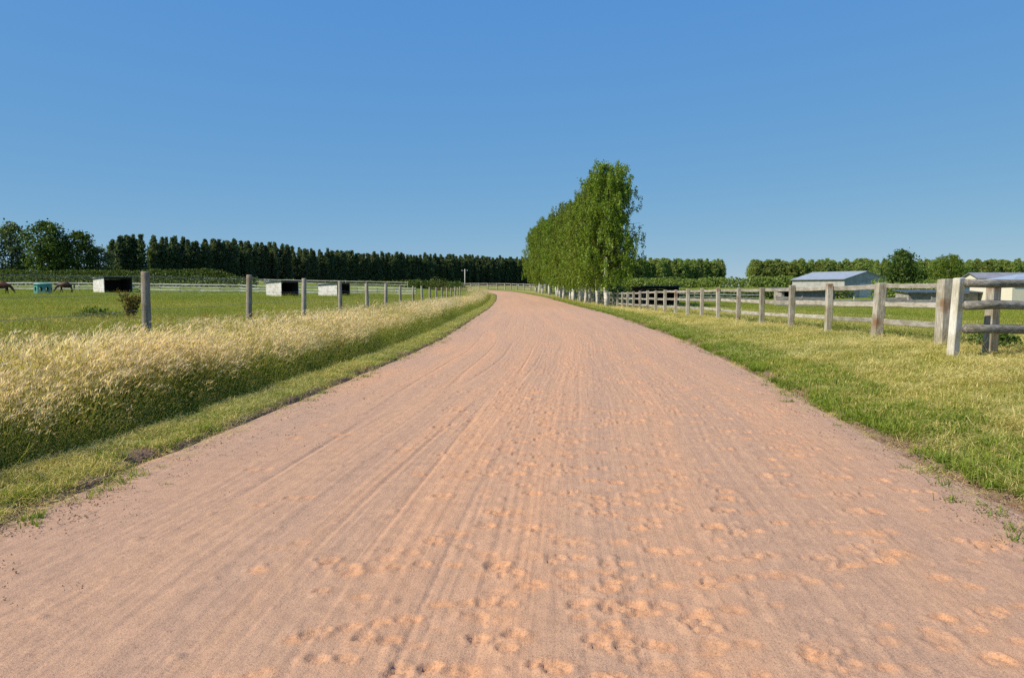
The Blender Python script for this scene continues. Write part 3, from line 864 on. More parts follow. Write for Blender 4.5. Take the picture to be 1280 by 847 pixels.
def leaf_mat(name, c0, c1, c2, trans=.3, objvar=.3):
    m, nt, b = mat(name)
    a = attr(nt, 'rnd'); oi = N(nt, 'ShaderNodeObjectInfo')
    c = ramp(nt, a.outputs['Fac'], [(.1, c0), (.5, c1), (.95, c2)])
    v = math_(nt, 'MULTIPLY_ADD', oi.outputs['Random'], objvar); v.node.inputs[2].default_value = 1 - objvar / 2
    hv = N(nt, 'ShaderNodeHueSaturation'); nt.links.new(v, hv.inputs['Value']); nt.links.new(c, hv.inputs['Color'])
    h2 = math_(nt, 'MULTIPLY_ADD', oi.outputs['Random'], .02); h2.node.inputs[2].default_value = .49
    nt.links.new(h2, hv.inputs['Hue'])
    leafy(m, nt, b, hv.outputs[0], trans)
    M[name] = m
leaf_mat('birch_leaf', (.10, .16, .016), (.175, .245, .028), (.27, .34, .055), .45, .32)
leaf_mat('belt_leaf', (.055, .085, .045), (.10, .14, .065), (.16, .20, .09), .5, .35)
leaf_mat('wood_leaf', (.17, .235, .06), (.25, .32, .08), (.34, .40, .12), .5, .35)
leaf_mat('oak_leaf', (.045, .08, .014), (.075, .13, .022), (.12, .18, .04), .35, .35)
leaf_mat('hedge_leaf', (.05, .08, .018), (.09, .13, .028), (.15, .185, .045), .35, .3)
leaf_mat('rust_leaf', (.10, .07, .015), (.17, .11, .025), (.22, .17, .04), .2, .3)

m, nt, b = mat('birch_bark'); M['birch_bark'] = m
co = coords(nt, 'Object', (3, 3, 9)); n = noise(nt, co, 1.1, 5, .65)
nt.links.new(ramp(nt, n, [(.36, (.05, .045, .04)), (.44, (.50, .48, .43)), (.6, (.68, .66, .60))]), b.inputs['Base Color'])

flat('twig', (.06, .045, .035), .8)
def trunk_mesh(name, pts, rad, limbs, n=9):
    mb = MB(); mb.tube(pts, rad, n, True, .08)
    for lp, lr in limbs: mb.tube(lp, lr, 5, True)
    return mb.mesh(name, True)

def birch(seed, H=13.0, Rm=2.5, zmin=1.5):
    r = np.random.default_rng(seed); pts = []; rad = []
    lx, ly = r.normal(0, .25, 2)
    ax = lambda z: np.array([lx * (z / H) ** 2 + .12 * math.sin(z * .7 + seed), ly * (z / H) ** 2 + .1 * math.cos(z * .6 + seed), z])
    for z_ in np.linspace(-.3, H * .96, 12): pts.append(ax(z_)); rad.append(.17 * (1 - max(z_, 0) / H) ** .8 + .015)
    limbs = []; C = []; 
    nb = 110
    for i in range(nb):
        zb = zmin + .3 + (H * .93 - zmin - .3) * (i / nb) ** .95 * 1.0
        az = i * 2.4 + r.normal(0, .3)
        t = (zb - zmin) / (H - zmin)
        env = Rm * min(1, (t / .12 + .25)) ** .5 * max(.16, (1 - .8 * t ** 3.2)) * r.uniform(.65, 1.12)
        env *= .86 + .28 * vnoise(np.array([az * .9 + seed]), np.array([zb * .55]), seed)[0]
        d = np.array([math.cos(az), math.sin(az), 0])
        p0 = ax(zb); tip = p0 + d * env + np.array([0, 0, env * r.uniform(.25, .75)]); mid_ = p0 + d * env * .5 + np.array([0, 0, env * .45])
        if i % 2 == 0: limbs.append(([p0, mid_, tip], [.035 * (1 - t) + .014, .022 * (1 - t) + .01, .006]))
        for k in range(r.integers(4, 7)):
            q = r.uniform(.3, 1.05); base = (p0 * (1 - q) ** 2 + 2 * q * (1 - q) * mid_ + q * q * tip) + r.normal(0, .16, 3)
            ln = r.uniform(.45, 1.7) * (1 - .55 * t) * (0.7 + .5 * q)
            ln = min(ln, max(.3, base[2] - zmin + r.normal(0, .3)))
            nl = int(20 + ln * 27)
            s = r.random(nl); sw = r.normal(0, .12, 2)
            pos = base + np.stack([sw[0] * s, sw[1] * s, -ln * s], 1) + r.normal(0, .085, (nl, 3))
            C.append(pos)
    C = np.concatenate(C)
    mb = MB(); mb.tube(pts[4:], [q * .9 for q in rad[4:]], 7, True)
    for lp, lr in limbs: mb.tube(lp, lr, 5, True)
    lm = mb.mesh('limbs', True); lm.materials.append(M['twig'])
    return trunk_mesh('trunk', pts[:5], rad[:5], []), leaf_mesh('crown', C, .165, M['birch_leaf'], .5, .6, r), lm

def plain_tree(seed, H, Rm, zmin, leaf, lmat, ncl, per, shape='round', trunk_r=.2, csz=.5):
    r = np.random.default_rng(seed); lx, ly = r.normal(0, .3, 2)
    ax = lambda z: np.array([lx * (z / H) ** 2, ly * (z / H) ** 2, z])
    zz = np.linspace(-.4, H * .92, 8); pts = [ax(z_) for z_ in zz]; rad = [trunk_r * (1 - max(z_, 0) / H) ** .8 + .02 for z_ in zz]
    limbs = []; C = []
    for i in range(ncl):
        t = r.random() ** .85; z_ = zmin + (H - zmin) * t
        if shape == 'round': env = Rm * math.sqrt(max(.02, 1 - (2 * t - .85) ** 2 / 1.35)) if t > .1 else Rm * .65
        elif shape == 'column': env = Rm * (min(1, .5 + t * 3)) * max(.08, 1 - t ** 3.0)
        else: env = Rm * (.30 + .62 * min(1, (1 - t) * 2.2)) * (.6 + .6 * r.random()) * (1 if t < .9 else .45)
        az = r.random() * 2 * PI; q = env * r.random() ** .4
        lump = .72 + .5 * vnoise(np.array([az * 1.3 + seed]), np.array([t * 4.5]), seed)[0]
        c = ax(z_) + np.array([math.cos(az) * q * lump, math.sin(az) * q * lump, 0])
        sz = csz * r.uniform(.6, 1.3) * (1 if t < .85 else .6)
        C.append(c + r.normal(0, 1, (per, 3)) * np.array([sz, sz, sz * .75]))
        if i % 6 == 0: limbs.append(([ax(max(z_ - q * .7, zmin * .6)), c], [.05 * (1 - t) + .02, .012]))
    return trunk_mesh('trunk', pts, rad, limbs, 7), leaf_mesh('crown', np.concatenate(C), leaf, M[lmat], .1, .75, r)

def plant_tree(name, var, x, y, sc, rz, label, group=None, sxy=None, barkm='bark'):
    r = empty(name, (x, y, gz(x, y) - .05), rz); r.scale = (sxy or sc, sxy or sc, sc)
    tag(r, label, 'tree', group)
    t = link('trunk', var[0], r, M[barkm]); c = link('crown', var[1], r)
    if len(var) > 2: link('limbs', var[2], r)
    return r

# birch row between road and fence
BV = [birch(100 + i, H=13.0, Rm=3.15 + .15 * (i % 3), zmin=1.6 + .3 * (i % 2)) for i in range(4)]
brow = table([(60, 9.2), (72, 9.15), (80, 8.6), (100, 8.2), (110, 7.8), (120, 7.2), (130, 6.2), (140, 5.0), (148, 3.4)], 4)
by = 71.0; i = 0
while by < 143:
    x = float(brow(by)) + rng.normal(0, .2)
    sc = (1.06, 1.04, .97, 1.06, .98)[i] if i < 5 else rng.uniform(.86, 1.06)
    lab = 'tall birch ending the row beside the black shelter' if i == 0 else 'white trunked birch in the dense row between road and fence'
    plant_tree('birch_tree', BV[i % 4], x, by, sc, rng.uniform(0, 6.28), lab, 'birches in a row along the road', sxy=sc * 1.0, barkm='birch_bark')
    by += rng.uniform(2.9, 3.9); i += 1

# dark shelterbelt
PV = [plain_tree(200 + i, 13, 1.6, .8, .46, 'belt_leaf', 170, 26, 'spire' if i % 2 else 'column', .16, .30) for i in range(6)]
def belt(a, b, n, hs, label, group, var, name, jit=1.2, sxy=1.0):
    for i in range(n):
        t = (i + rng.uniform(-.3, .3)) / (n - 1)
        x = a[0] + (b[0] - a[0]) * t; y = a[1] + (b[1] - a[1]) * t + rng.normal(0, jit)
        sc = hs * rng.uniform(.92, 1.06)
        plant_tree(name, var[rng.integers(len(var))], x, y, sc, rng.uniform(0, 6.28), label, group, sxy=sc * sxy * rng.uniform(.8, 1.2))
belt((-115, 226), (8, 372), 104, 1.0, 'tall dark tree in the straight shelterbelt behind the sheds', 'trees of the dark shelterbelt', PV, 'shelterbelt_tree')
belt((-120, 233), (14, 384), 90, 1.02, 'tall dark tree in the straight shelterbelt behind the sheds', 'trees of the dark shelterbelt', PV, 'shelterbelt_tree')
# broadleaf trees at the end of the belt
OV = [plain_tree(300 + i, 14, 4.6, 1.2, .55, 'oak_leaf', 210, 22, 'round', .35, .8) for i in range(3)]
DV = [plain_tree(320 + i, 14, 4.2, 1.0, .6, 'belt_leaf', 180, 20, 'round', .35, .8) for i in range(2)]
plant_tree('oak_tree', OV[0], -121.5, 202, 1.06, .3, 'large bright green rounded tree at the open end of the shelterbelt', sxy=1.18)
plant_tree('oak_tree', OV[1], -115.5, 205, .90, 1.4, 'green rounded tree leaning into the gap before the shelterbelt', sxy=.95)
plant_tree('broadleaf_tree', DV[0], -131.5, 203, 1.04, 2.1, 'dark dense tree left behind the large bright green one', sxy=.95)
plant_tree('broadleaf_tree', DV[1], -138, 200, 1.0, 4.0, 'dark dense tree standing beside the grazing horse paddock', sxy=1.0)
plant_tree('broadleaf_tree', DV[0], -112.5, 210, .62, 4.4, 'low dark tree with dead twigs above it by the gap', sxy=.9)
plant_tree('broadleaf_tree', DV[1], -126, 214, .78, 1.0, 'dark tree tucked behind the large bright green one', sxy=1.2)
mb = MB()
dt = empty('dead_tree', (-113.6, 206, gz(-113.6, 206))); tag(dt, 'bare dead tree sticking up from the low dark tree', 'tree')
for k in range(4):
    a0 = rng.normal(0, .6, 2); mb.tube([(0, 0, 0), (a0[0] * .5, a0[1] * .5, 6), (a0[0] * 2, a0[1] * 2, 10.5 + k * .5)], [.16, .1, .03], 6)
mb.build('trunk', M['bark'], dt)
# understorey below the belt, one leafy mass
def leaf_band(name, a, b, h, w, n, size, lm, label, cat, kind=None, hvar=.35, part='foliage', freq=.15):
    t = rng.random(n); x = a[0] + (b[0] - a[0]) * t; y = a[1] + (b[1] - a[1]) * t
    d = np.array([b[0] - a[0], b[1] - a[1]]); ln = np.hypot(*d); nrm = np.array([-d[1], d[0]]) / ln
    q = rng.uniform(-.5, .5, n); top = h * (1 - hvar + 2 * hvar * fbm(t * ln * freq, t * 0, 77, 3)) * np.sqrt(np.clip(1.02 - (2 * q) ** 2, 0, 1))
    X_ = x + nrm[0] * q * w; Y_ = y + nrm[1] * q * w; zz = G(X_, Y_) + top * rng.random(n) ** .55
    r = empty(name, (a[0], a[1], gz(*a))); o = link(part, leaf_mesh(part, np.stack([X_, Y_, zz], 1) - np.array(r.location), size, M[lm], .15, .7), r)
    tag(r, label, cat, None, kind); return r
leaf_band('undergrowth', (-150, 214), (18, 392), 4.2, 5, 16000, .9, 'belt_leaf', 'dark undergrowth at the foot of the shelterbelt', 'undergrowth', 'stuff')
leaf_band('hedge', (-128, 166), (-11, 166), 2.3, 2.6, 24000, .34, 'hedge_leaf', 'long low green hedge in front of the shelterbelt', 'hedge', None, .18)
leaf_band('hedge', (-100, 141), (-46, 139), 1.9, 2.0, 9000, .32, 'belt_leaf', 'dark low hedge behind the teal feeder and first shed', 'hedge', None, .2)

# bushes at the inside of the bend
def bush(x, y, w, h, n, lm, label, size=.26, name='bush', group=None):
    c = unit(n) * (rng.random(n) ** .45)[:, None]; c[:, 2] = np.abs(c[:, 2])
    lump = .7 + .6 * vnoise(np.arctan2(c[:, 1], c[:, 0]) * 1.5 + x, c[:, 2] * 3, 88)
    c = c * np.array([w / 2, w / 2, h]) * lump[:, None]
    r = empty(name, (x, y, gz(x, y))); o = link('foliage', leaf_mesh('foliage', c, size, M[lm], .1, .7), r); tag(r, label, 'bush', group)
    mb = MB()
    for k in range(6):
        a0 = k * 1.05; mb.tube([(0, 0, -.1), (math.cos(a0) * w * .15, math.sin(a0) * w * .15, h * .4), (math.cos(a0) * w * .25, math.sin(a0) * w * .25, h * .7)], [.03, .02, .008], 5)
    mb.build('stem', M['bark'], r); return r
bush(-14.5, 152, 7, 2.6, 3500, 'hedge_leaf', 'wide brownish green bush by the bend, at the end of the hedge')
bush(-10.8, 149.5, 5, 2.1, 2500, 'oak_leaf', 'rounded green bush nearest the bend of the road')
bush(-18.8, 150, 4, 1.6, 1800, 'hedge_leaf', 'small green bush between hedge and wire fence')

# woodland beyond the paddocks
WV = [plain_tree(400 + i, 10, 2.2, .5, .42, 'wood_leaf', 200, 26, 'column' if i % 2 else 'round', .16, .34) for i in range(5)]
belt((36, 268), (80, 296), 32, .98, 'green woodland tree in the clump between birches and barn', 'woodland trees behind the paddock', WV, 'woodland_tree', 1.0, .95)
belt((38, 276), (82, 302), 28, 1.0, 'green woodland tree in the clump between birches and barn', 'woodland trees behind the paddock', WV, 'woodland_tree', 1.0, .95)
belt((90, 288), (210, 290), 70, .96, 'green woodland tree in the long wood behind the barn', 'trees of the wood behind the barn', WV, 'woodland_tree', 1.5, .95)
belt((92, 296), (214, 298), 56, 1.0, 'green woodland tree in the long wood behind the barn', 'trees of the wood behind the barn', WV, 'woodland_tree', 1.5, .95)
leaf_band('undergrowth', (34, 264), (212, 282), 3.6, 4, 12000, .8, 'wood_leaf', 'green undergrowth at the foot of the wood', 'undergrowth', 'stuff')
leaf_band('hedge', (16, 128), (66, 150), 1.7, 3, 7000, .4, 'hedge_leaf', 'low rough hedge in front of the wood', 'hedge', None, .3)
plant_tree('broadleaf_tree', OV[0], 66, 131, .60, .8, 'rounded leafy tree beside the gable of the barn', sxy=.62)
plant_tree('birch_tree', BV[1], 75.8, 134, .63, 2.0, 'slender taller tree between barn and stable', sxy=.95, barkm='birch_bark')
plant_tree('broadleaf_tree', OV[1], 71, 137, .42, 2.6, 'low leafy tree between the two taller ones by the barn', sxy=.62)
plant_tree('broadleaf_tree', OV[2], 80.5, 138, .40, 5.0, 'low leafy tree behind the cream gabled house', sxy=.7)
leaf_band('hedge', (60, 128), (84, 130), 3.4, 3, 6000, .36, 'wood_leaf', 'tall green shrubbery below the trees by the barn', 'hedge', None, .3)

# ------------------------------------------------------------------ grasses (scattered clumps)
class Clump:
    def __init__(s): s.v = []; s.f = []; s.h = []; s.rnd = []; s.kind = []
    def strip(s, base, az, ln, w, lean, curl, kind, seg=4, tw=None, hmax=1.0, taper=True):
        d = np.array([math.cos(az), math.sin(az), 0]); side = np.array([-d[1], d[0], 0]) if tw is None else np.array([math.cos(tw), math.sin(tw), 0])
        p = np.array(base, float); n0 = len(s.v); ang = lean; rr = rng.random()
        for i in range(seg + 1):
            t = i / seg; ww = w * ((1 - t) ** .6 if taper else 1) * .5
            if i == seg and taper: s.v.append(tuple(p)); s.h.append(hmax)
            else:
                s.v.append(tuple(p - side * ww)); s.v.append(tuple(p + side * ww)); s.h += [t * hmax, t * hmax]
            p = p + (d * math.sin(ang) + np.array([0, 0, math.cos(ang)])) * ln / seg; ang += curl / seg
        for i in range(seg):
            a = n0 + 2 * i
            if i == seg - 1 and taper: s.f.append((a, a + 1, a + 2))
            else: s.f.append((a, a + 1, a + 3, a + 2))
            s.rnd.append(rr); s.kind.append(kind)
        return p - (d * math.sin(ang) + np.array([0, 0, math.cos(ang)])) * 0, ang
    def quad(s, c, ax, side, kind, h):
        n0 = len(s.v); c = np.array(c); ax = np.array(ax); side = np.array(side)
        s.v += [tuple(c), tuple(c + ax * .45 + side), tuple(c + ax), tuple(c + ax * .45 - side)]; s.h += [h] * 4
        s.f.append((n0, n0 + 1, n0 + 2, n0 + 3)); s.rnd.append(rng.random()); s.kind.append(kind)
    def obj(s, name, m, coll):
        me = bpy.data.meshes.new(name); me.from_pydata(s.v, [], s.f); me.update()
        a = me.attributes.new('hh', 'FLOAT', 'POINT'); a.data.foreach_set('value', np.array(s.h, np.float32))
        a = me.attributes.new('rnd', 'FLOAT', 'FACE'); a.data.foreach_set('value', np.array(s.rnd, np.float32))
        a = me.attributes.new('kind', 'FLOAT', 'FACE'); a.data.foreach_set('value', np.array(s.kind, np.float32))
        me.materials.append(m); o = bpy.data.objects.new(name, me); coll.objects.link(o); return o

def grass_mat(name, low, midc, top, seed0, seed1, flower=(.75, .55, .02), trans=.3):
    m, nt, b = mat(name)
    h = attr(nt, 'hh'); r = attr(nt, 'rnd'); k = attr(nt, 'kind'); tint = attr(nt, 'tint', 'INSTANCER')
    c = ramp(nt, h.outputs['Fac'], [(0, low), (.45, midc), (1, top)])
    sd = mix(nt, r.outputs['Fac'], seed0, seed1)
    c = mix(nt, math_(nt, 'GREATER_THAN', k.outputs['Fac'], .5), c, sd)
    c = mix(nt, math_(nt, 'GREATER_THAN', k.outputs['Fac'], 1.5), c, flower)
    v = math_(nt, 'MULTIPLY_ADD', r.outputs['Fac'], .5); v.node.inputs[2].default_value = .75
    hv = N(nt, 'ShaderNodeHueSaturation'); nt.links.new(v, hv.inputs['Value']); nt.links.new(c, hv.inputs['Color'])
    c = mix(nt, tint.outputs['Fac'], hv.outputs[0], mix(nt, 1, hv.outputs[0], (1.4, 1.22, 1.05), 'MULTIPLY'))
    leafy(m, nt, b, c, trans); M[name] = m
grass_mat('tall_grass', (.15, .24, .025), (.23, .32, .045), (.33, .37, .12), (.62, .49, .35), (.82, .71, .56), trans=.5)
grass_mat('meadow_grass', (.11, .17, .02), (.185, .25, .028), (.30, .33, .055), (.34, .30, .10), (.45, .40, .16), trans=.3)
grass_mat('short_grass', (.12, .17, .025), (.19, .245, .035), (.29, .31, .07), (.50, .43, .16), (.66, .58, .27), trans=.35)
grass_mat('hay', (.42, .38, .13), (.52, .46, .18), (.62, .56, .25), (.46, .41, .15), (.62, .56, .26), trans=.25)
grass_mat('lush_grass', (.10, .165, .016), (.165, .245, .028), (.28, .35, .06), (.34, .30, .10), (.45, .40, .16), trans=.5)

def coll(name): return bpy.data.collections.new(name)
tallC, medC, shortC, hayC, lushC, edgeC = coll('tall'), coll('meadow'), coll('short'), coll('hay'), coll('lush'), coll('edge')
def nod(c, p, az, droop, kind, ln, w, n=5):
    d = np.array([math.cos(az), math.sin(az), 0])
    for i in range(n):
        t = i / n; a = droop * (.3 + t); off = d * (ln * t * math.sin(a)) + np.array([0, 0, ln * t * math.cos(a)])
        ax = (d * math.sin(a + rng.normal(0, .35)) + np.array([rng.normal(0, .25), rng.normal(0, .25), math.cos(a)])) * ln * .42
        sd = unit(1)[0] * w * (1.1 - .6 * t); c.quad(p + off, ax, sd, kind, 1.0)
for v in range(6):      # tall dry grass with nodding seed heads
    c = Clump()
    for i in range(24):
        q = rng.normal(0, .11, 2); c.strip((q[0], q[1], 0), rng.uniform(0, 6.28), rng.uniform(.28, .62), .009, rng.uniform(.05, .35), rng.uniform(.3, 1.4), 0, 4, hmax=.6)
    for i in range(14):
        q = rng.normal(0, .13, 2); az = rng.normal(.15, 1.1); ln = rng.uniform(.50, .92)
        p, a = c.strip((q[0], q[1], 0), az, ln, .0045, rng.uniform(0, .22), rng.uniform(.1, .6), 0, 4, tw=rng.uniform(0, 3.1), taper=False)
        nod(c, p, az, rng.uniform(.5, 1.5), 1, rng.uniform(.12, .22), .0065, 6)
    c.obj('tall_clump', M['tall_grass'], tallC)
for v in range(5):      # fringe at the ditch: greener, upright
    c = Clump()
    for i in range(34):
        q = rng.normal(0, .10, 2); c.strip((q[0], q[1], 0), rng.uniform(0, 6.28), rng.uniform(.3, .7), .010, rng.uniform(.02, .3), rng.uniform(.2, 1.2), 0, 4, hmax=.7)
    for i in range(6):
        q = rng.normal(0, .10, 2); az = rng.normal(.15, 1.0); p, a = c.strip((q[0], q[1], 0), az, rng.uniform(.5, .8), .004, rng.uniform(0, .2), .3, 0, 4, tw=rng.uniform(0, 3.1), taper=False)
        nod(c, p, az, rng.uniform(.3, 1.1), 1, rng.uniform(.08, .15), .007, 5)
    c.obj('fringe_clump', M['lush_grass'], edgeC)
for v in range(5):      # meadow
    c = Clump()
    for i in range(34):
        q = rng.normal(0, .16, 2); c.strip((q[0], q[1], 0), rng.uniform(0, 6.28), rng.uniform(.12, .34), .013, rng.uniform(.05, .5), rng.uniform(.3, 1.5), 0, 3)
    for i in range(4):
        q = rng.normal(0, .16, 2); az = rng.uniform(0, 6.28); p, a = c.strip((q[0], q[1], 0), az, rng.uniform(.25, .42), .004, .1, .3, 0, 3, tw=rng.uniform(0, 3), taper=False)
        if v < 4 or i > 0: nod(c, p, az, .6, 1, .07, .007, 3)
        else:
            for k in range(2): c.quad(p, unit(1)[0] * .03, unit(1)[0] * .011, 2, 1)
    c.obj('meadow_clump', M['meadow_grass'], medC)
for v in range(5):      # mown grass with dry clippings
    c = Clump()
    for i in range(38):
        q = rng.normal(0, .075, 2); c.strip((q[0], q[1], 0), rng.uniform(0, 6.28), rng.uniform(.03, .085), .005, rng.uniform(.1, .9), rng.uniform(.2, 1.2), 1 if rng.random() < .22 else 0, 2)
    for i in range(7):
        q = rng.normal(0, .08, 2); az = rng.uniform(0, 6.28); c.strip((q[0], q[1], .02 + .03 * rng.random()), az, rng.uniform(.05, .13), .003, rng.uniform(1.3, 1.6), rng.normal(0, .2), 1, 2, taper=False)
    c.obj('mown_clump', M['short_grass'], shortC)
for v in range(4):      # drying hay lying on the verge
    c = Clump()
    for i in range(36):
        q = rng.normal(0, .13, 2); c.strip((q[0], q[1], .01 + .05 * rng.random()), rng.normal(.2, .9) + (PI if rng.random() < .5 else 0), rng.uniform(.08, .22), .0032, rng.uniform(1.3, 1.62), rng.normal(0, .35), 0 if rng.random() < .5 else 1, 3, taper=False)
    c.obj('hay_tuft', M['hay'], hayC)
for v in range(5):      # lush weeds on the road edge: broad leaves
    c = Clump()
    for i in range(26):
        q = rng.normal(0, .07, 2); c.strip((q[0], q[1], 0), rng.uniform(0, 6.28), rng.uniform(.06, .17), rng.uniform(.007, .02), rng.uniform(.15, 1.0), rng.uniform(.3, 1.5), 0, 3)
    if v == 9:
        for k in range(3): c.quad((rng.normal(0, .05), rng.normal(0, .05), .13), unit(1)[0] * .03, unit(1)[0] * .012, 2, 1)
    c.obj('weed_clump', M['lush_grass'], lushC)

def on_road(x, y):
    s_ = np.clip((x - (roadL(y) + roadR(y)) / 2) / ((roadR(y) - roadL(y)) / 2 + .3), -1, 1)
    return np.maximum(G(x, y), zroad(y) + .045 * (1 - np.abs(s_) ** 2.2) - .012)

def scatter(name, x, y, sc, coll_, label, cat, tint, tilt=.12, lean=None, sink=.015, zf=None):
    n = len(x); zz = (zf or G)(x, y) - sink
    me = mesh_from(name, np.stack([x, y, zz], 1), [])
    rot = np.stack([rng.normal(0, tilt, n), rng.normal(0, tilt, n) + (lean if lean is not None else 0), rng.uniform(0, 6.283, n) if lean is None else rng.normal(0, .7, n)], 1)
    a = me.attributes.new('rot', 'FLOAT_VECTOR', 'POINT'); a.data.foreach_set('vector', rot.astype(np.float32).ravel())
    a = me.attributes.new('sc', 'FLOAT', 'POINT'); a.data.foreach_set('value', np.asarray(sc, np.float32))
    a = me.attributes.new('tint', 'FLOAT', 'POINT'); a.data.foreach_set('value', np.asarray(tint, np.float32))
    a = me.attributes.new('idx', 'INT', 'POINT'); a.data.foreach_set('value', rng.integers(0, len(coll_.objects), n).astype(np.int32))
    o = link(name, me); tag(o, label, cat, None, 'stuff')
    ng = bpy.data.node_groups.new(name + '_scatter', 'GeometryNodeTree')
    ng.interface.new_socket('Geometry', in_out='INPUT', socket_type='NodeSocketGeometry')
    ng.interface.new_socket('Geometry', in_out='OUTPUT', socket_type='NodeSocketGeometry')
    gi = ng.nodes.new('NodeGroupInput'); go = ng.nodes.new('NodeGroupOutput')
    ip = ng.nodes.new('GeometryNodeInstanceOnPoints'); ci = ng.nodes.new('GeometryNodeCollectionInfo')
    ci.inputs['Collection'].default_value = coll_; ci.inputs['Separate Children'].default_value = True; ci.inputs['Reset Children'].default_value = True
    def na(nm, t):
        q = ng.nodes.new('GeometryNodeInputNamedAttribute'); q.data_type = t; q.inputs['Name'].default_value = nm; return q.outputs['Attribute']
    ng.links.new(gi.outputs[0], ip.inputs['Points']); ng.links.new(ci.outputs[0], ip.inputs['Instance'])
    ip.inputs['Pick Instance'].default_value = True
    ng.links.new(na('idx', 'INT'), ip.inputs['Instance Index']); ng.links.new(na('rot', 'FLOAT_VECTOR'), ip.inputs['Rotation']); ng.links.new(na('sc', 'FLOAT'), ip.inputs['Scale'])
    ng.links.new(ip.outputs[0], go.inputs[0])
    md = o.modifiers.new('scatter', 'NODES'); md.node_group = ng
    return o

def sample_y(n, a, b, p):
    """depths with density falling as y^-p"""
    u = rng.random(n); e = 1 - p if abs(1 - p) > .01 else .01
    return (a ** e + u * (b ** e - a ** e)) ** (1 / e)

# tall dry grass strip
n = 20000
y = sample_y(n, 2.5, 150, 1.25); L = roadL(y)
far = np.clip(y / 40, 0, 1)
u = 1.85 + 3.35 * rng.random(n) ** .95 + (fbm(y * .25, y * 0, 91, 2) - .5) * 1.2 * (rng.random(n) > .5)
x = L - u
keep = (fbm(x * .5, y * .35, 92, 3) > .36) | (u < 4.4)
x, y, u = x[keep], y[keep], u[keep]
sc = (.62 + .8 * fbm(x * .5, y * .4, 93, 3)) * (1 + .25 * np.clip(y / 80, 0, 1)) * np.interp(u, [1.4, 2.0, 2.8, 3.7, 4.6, 5.4], [.44, .72, .61, .43, .28, .20]) * rng.uniform(.85, 1.1, len(x))
tint = np.clip((fbm(x * .5, y * .35, 94, 3) - .35) * 2.6, 0, 1) * .8
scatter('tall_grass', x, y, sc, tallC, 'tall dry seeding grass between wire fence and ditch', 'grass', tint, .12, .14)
n = 12000
y = sample_y(n, 2.5, 140, 1.3); x = roadL(y) - (1.04 + 1.9 * rng.random(n) ** 1.3)
scatter('ditch_grass', x, y, np.interp(roadL(y) - x, [1.04, 1.35, 2.0, 3.0], [.28, .52, .90, .92]) * rng.uniform(.7, 1.15, n) * (1 + .15 * np.clip(y / 80, 0, 1)), edgeC, 'green grass rising from the shaded ditch', 'grass', rng.random(n) * .7, .1, .06)
wispC = coll('wisps')
for v in range(5):
    c = Clump()
    for i in range(7):
        q = rng.normal(0, .14, 2); az = rng.normal(.1, .8); ln = rng.uniform(.65, 1.0)
        p, a = c.strip((q[0], q[1], 0), az, ln, .0045, rng.uniform(0, .2), rng.uniform(.1, .5), 0, 5, tw=rng.uniform(0, 3.1), taper=False)
        nod(c, p, az, rng.uniform(.5, 1.3), 1, rng.uniform(.14, .24), .007, 7)
    c.obj('wisp', M['tall_grass'], wispC)
n = 4200
y = sample_y(n, 2.6, 120, 1.25); x = roadL(y) - (1.25 + 3.6 * rng.random(n))
keep = fbm(x * .7, y * .5, 121, 3) > .42; x, y = x[keep], y[keep]
scatter('seeding_grass', x, y, np.interp(roadL(y) - x, [1.2, 2.0, 3.5, 5], [.62, .92, .72, .45]) * rng.uniform(.8, 1.15, len(x)), wispC, 'loose pale seed stalks standing above the tall grass', 'grass', rng.random(len(x)), .1, .12)
dockC = coll('dock_stalks')
grass_mat('dock_stalk', (.12, .15, .03), (.24, .15, .05), (.30, .17, .06), (.30, .14, .05), (.42, .22, .09), trans=.2)
for v in range(3):
    c = Clump()
    for i in range(4):
        q = rng.normal(0, .05, 2); az = rng.uniform(0, 6.28); h = rng.uniform(.5, .85)
        c.strip((q[0], q[1], 0), az, h, .007, rng.uniform(0, .2), .15, 0, 4, taper=False)
        for k in range(26):
            t = rng.uniform(.45, 1); c.quad((q[0] + rng.normal(0, .02), q[1] + rng.normal(0, .02), h * t * .98), unit(1)[0] * .03, unit(1)[0] * .011, 1, 1)
    for i in range(6): c.strip((0, 0, 0), rng.uniform(0, 6.28), rng.uniform(.15, .3), .045, rng.uniform(.3, .9), .6, 0, 3, hmax=.3)
    c.obj('dock_stalk', M['dock_stalk'], dockC)
n = 190
y = sample_y(n, 4, 70, 1.0); x = roadL(y) - rng.uniform(1.5, 4.8, n)
scatter('dock_stalks', x, y, rng.uniform(.6, 1.1, n), dockC, 'rusty dock stalks scattered through the tall grass', 'weeds', rng.random(n) * .5)
# meadow behind the wire fence
n = 46000
y = sample_y(n, 5, 128, .75); u = 4.0 + 78 * rng.random(n) ** 1.6 * np.clip(y / 75, .25, 1)
x = roadL(y) - u
keep = ~((x > -60) & (x < -26) & (y > 102) & (y < 126) & (rng.random(n) < .6))
x, y, u = x[keep], y[keep], u[keep]
g = fbm(x * .16, y * .16, 95, 3)
scatter('meadow_grass', x, y, (.45 + .6 * g) * (1 + .25 * np.clip(y / 90, 0, 1)), medC, 'green and yellow meadow grass of the horse paddock', 'grass', np.clip((fbm(x * .22, y * .12, 96, 3) - .35) * 2.2, 0, 1))
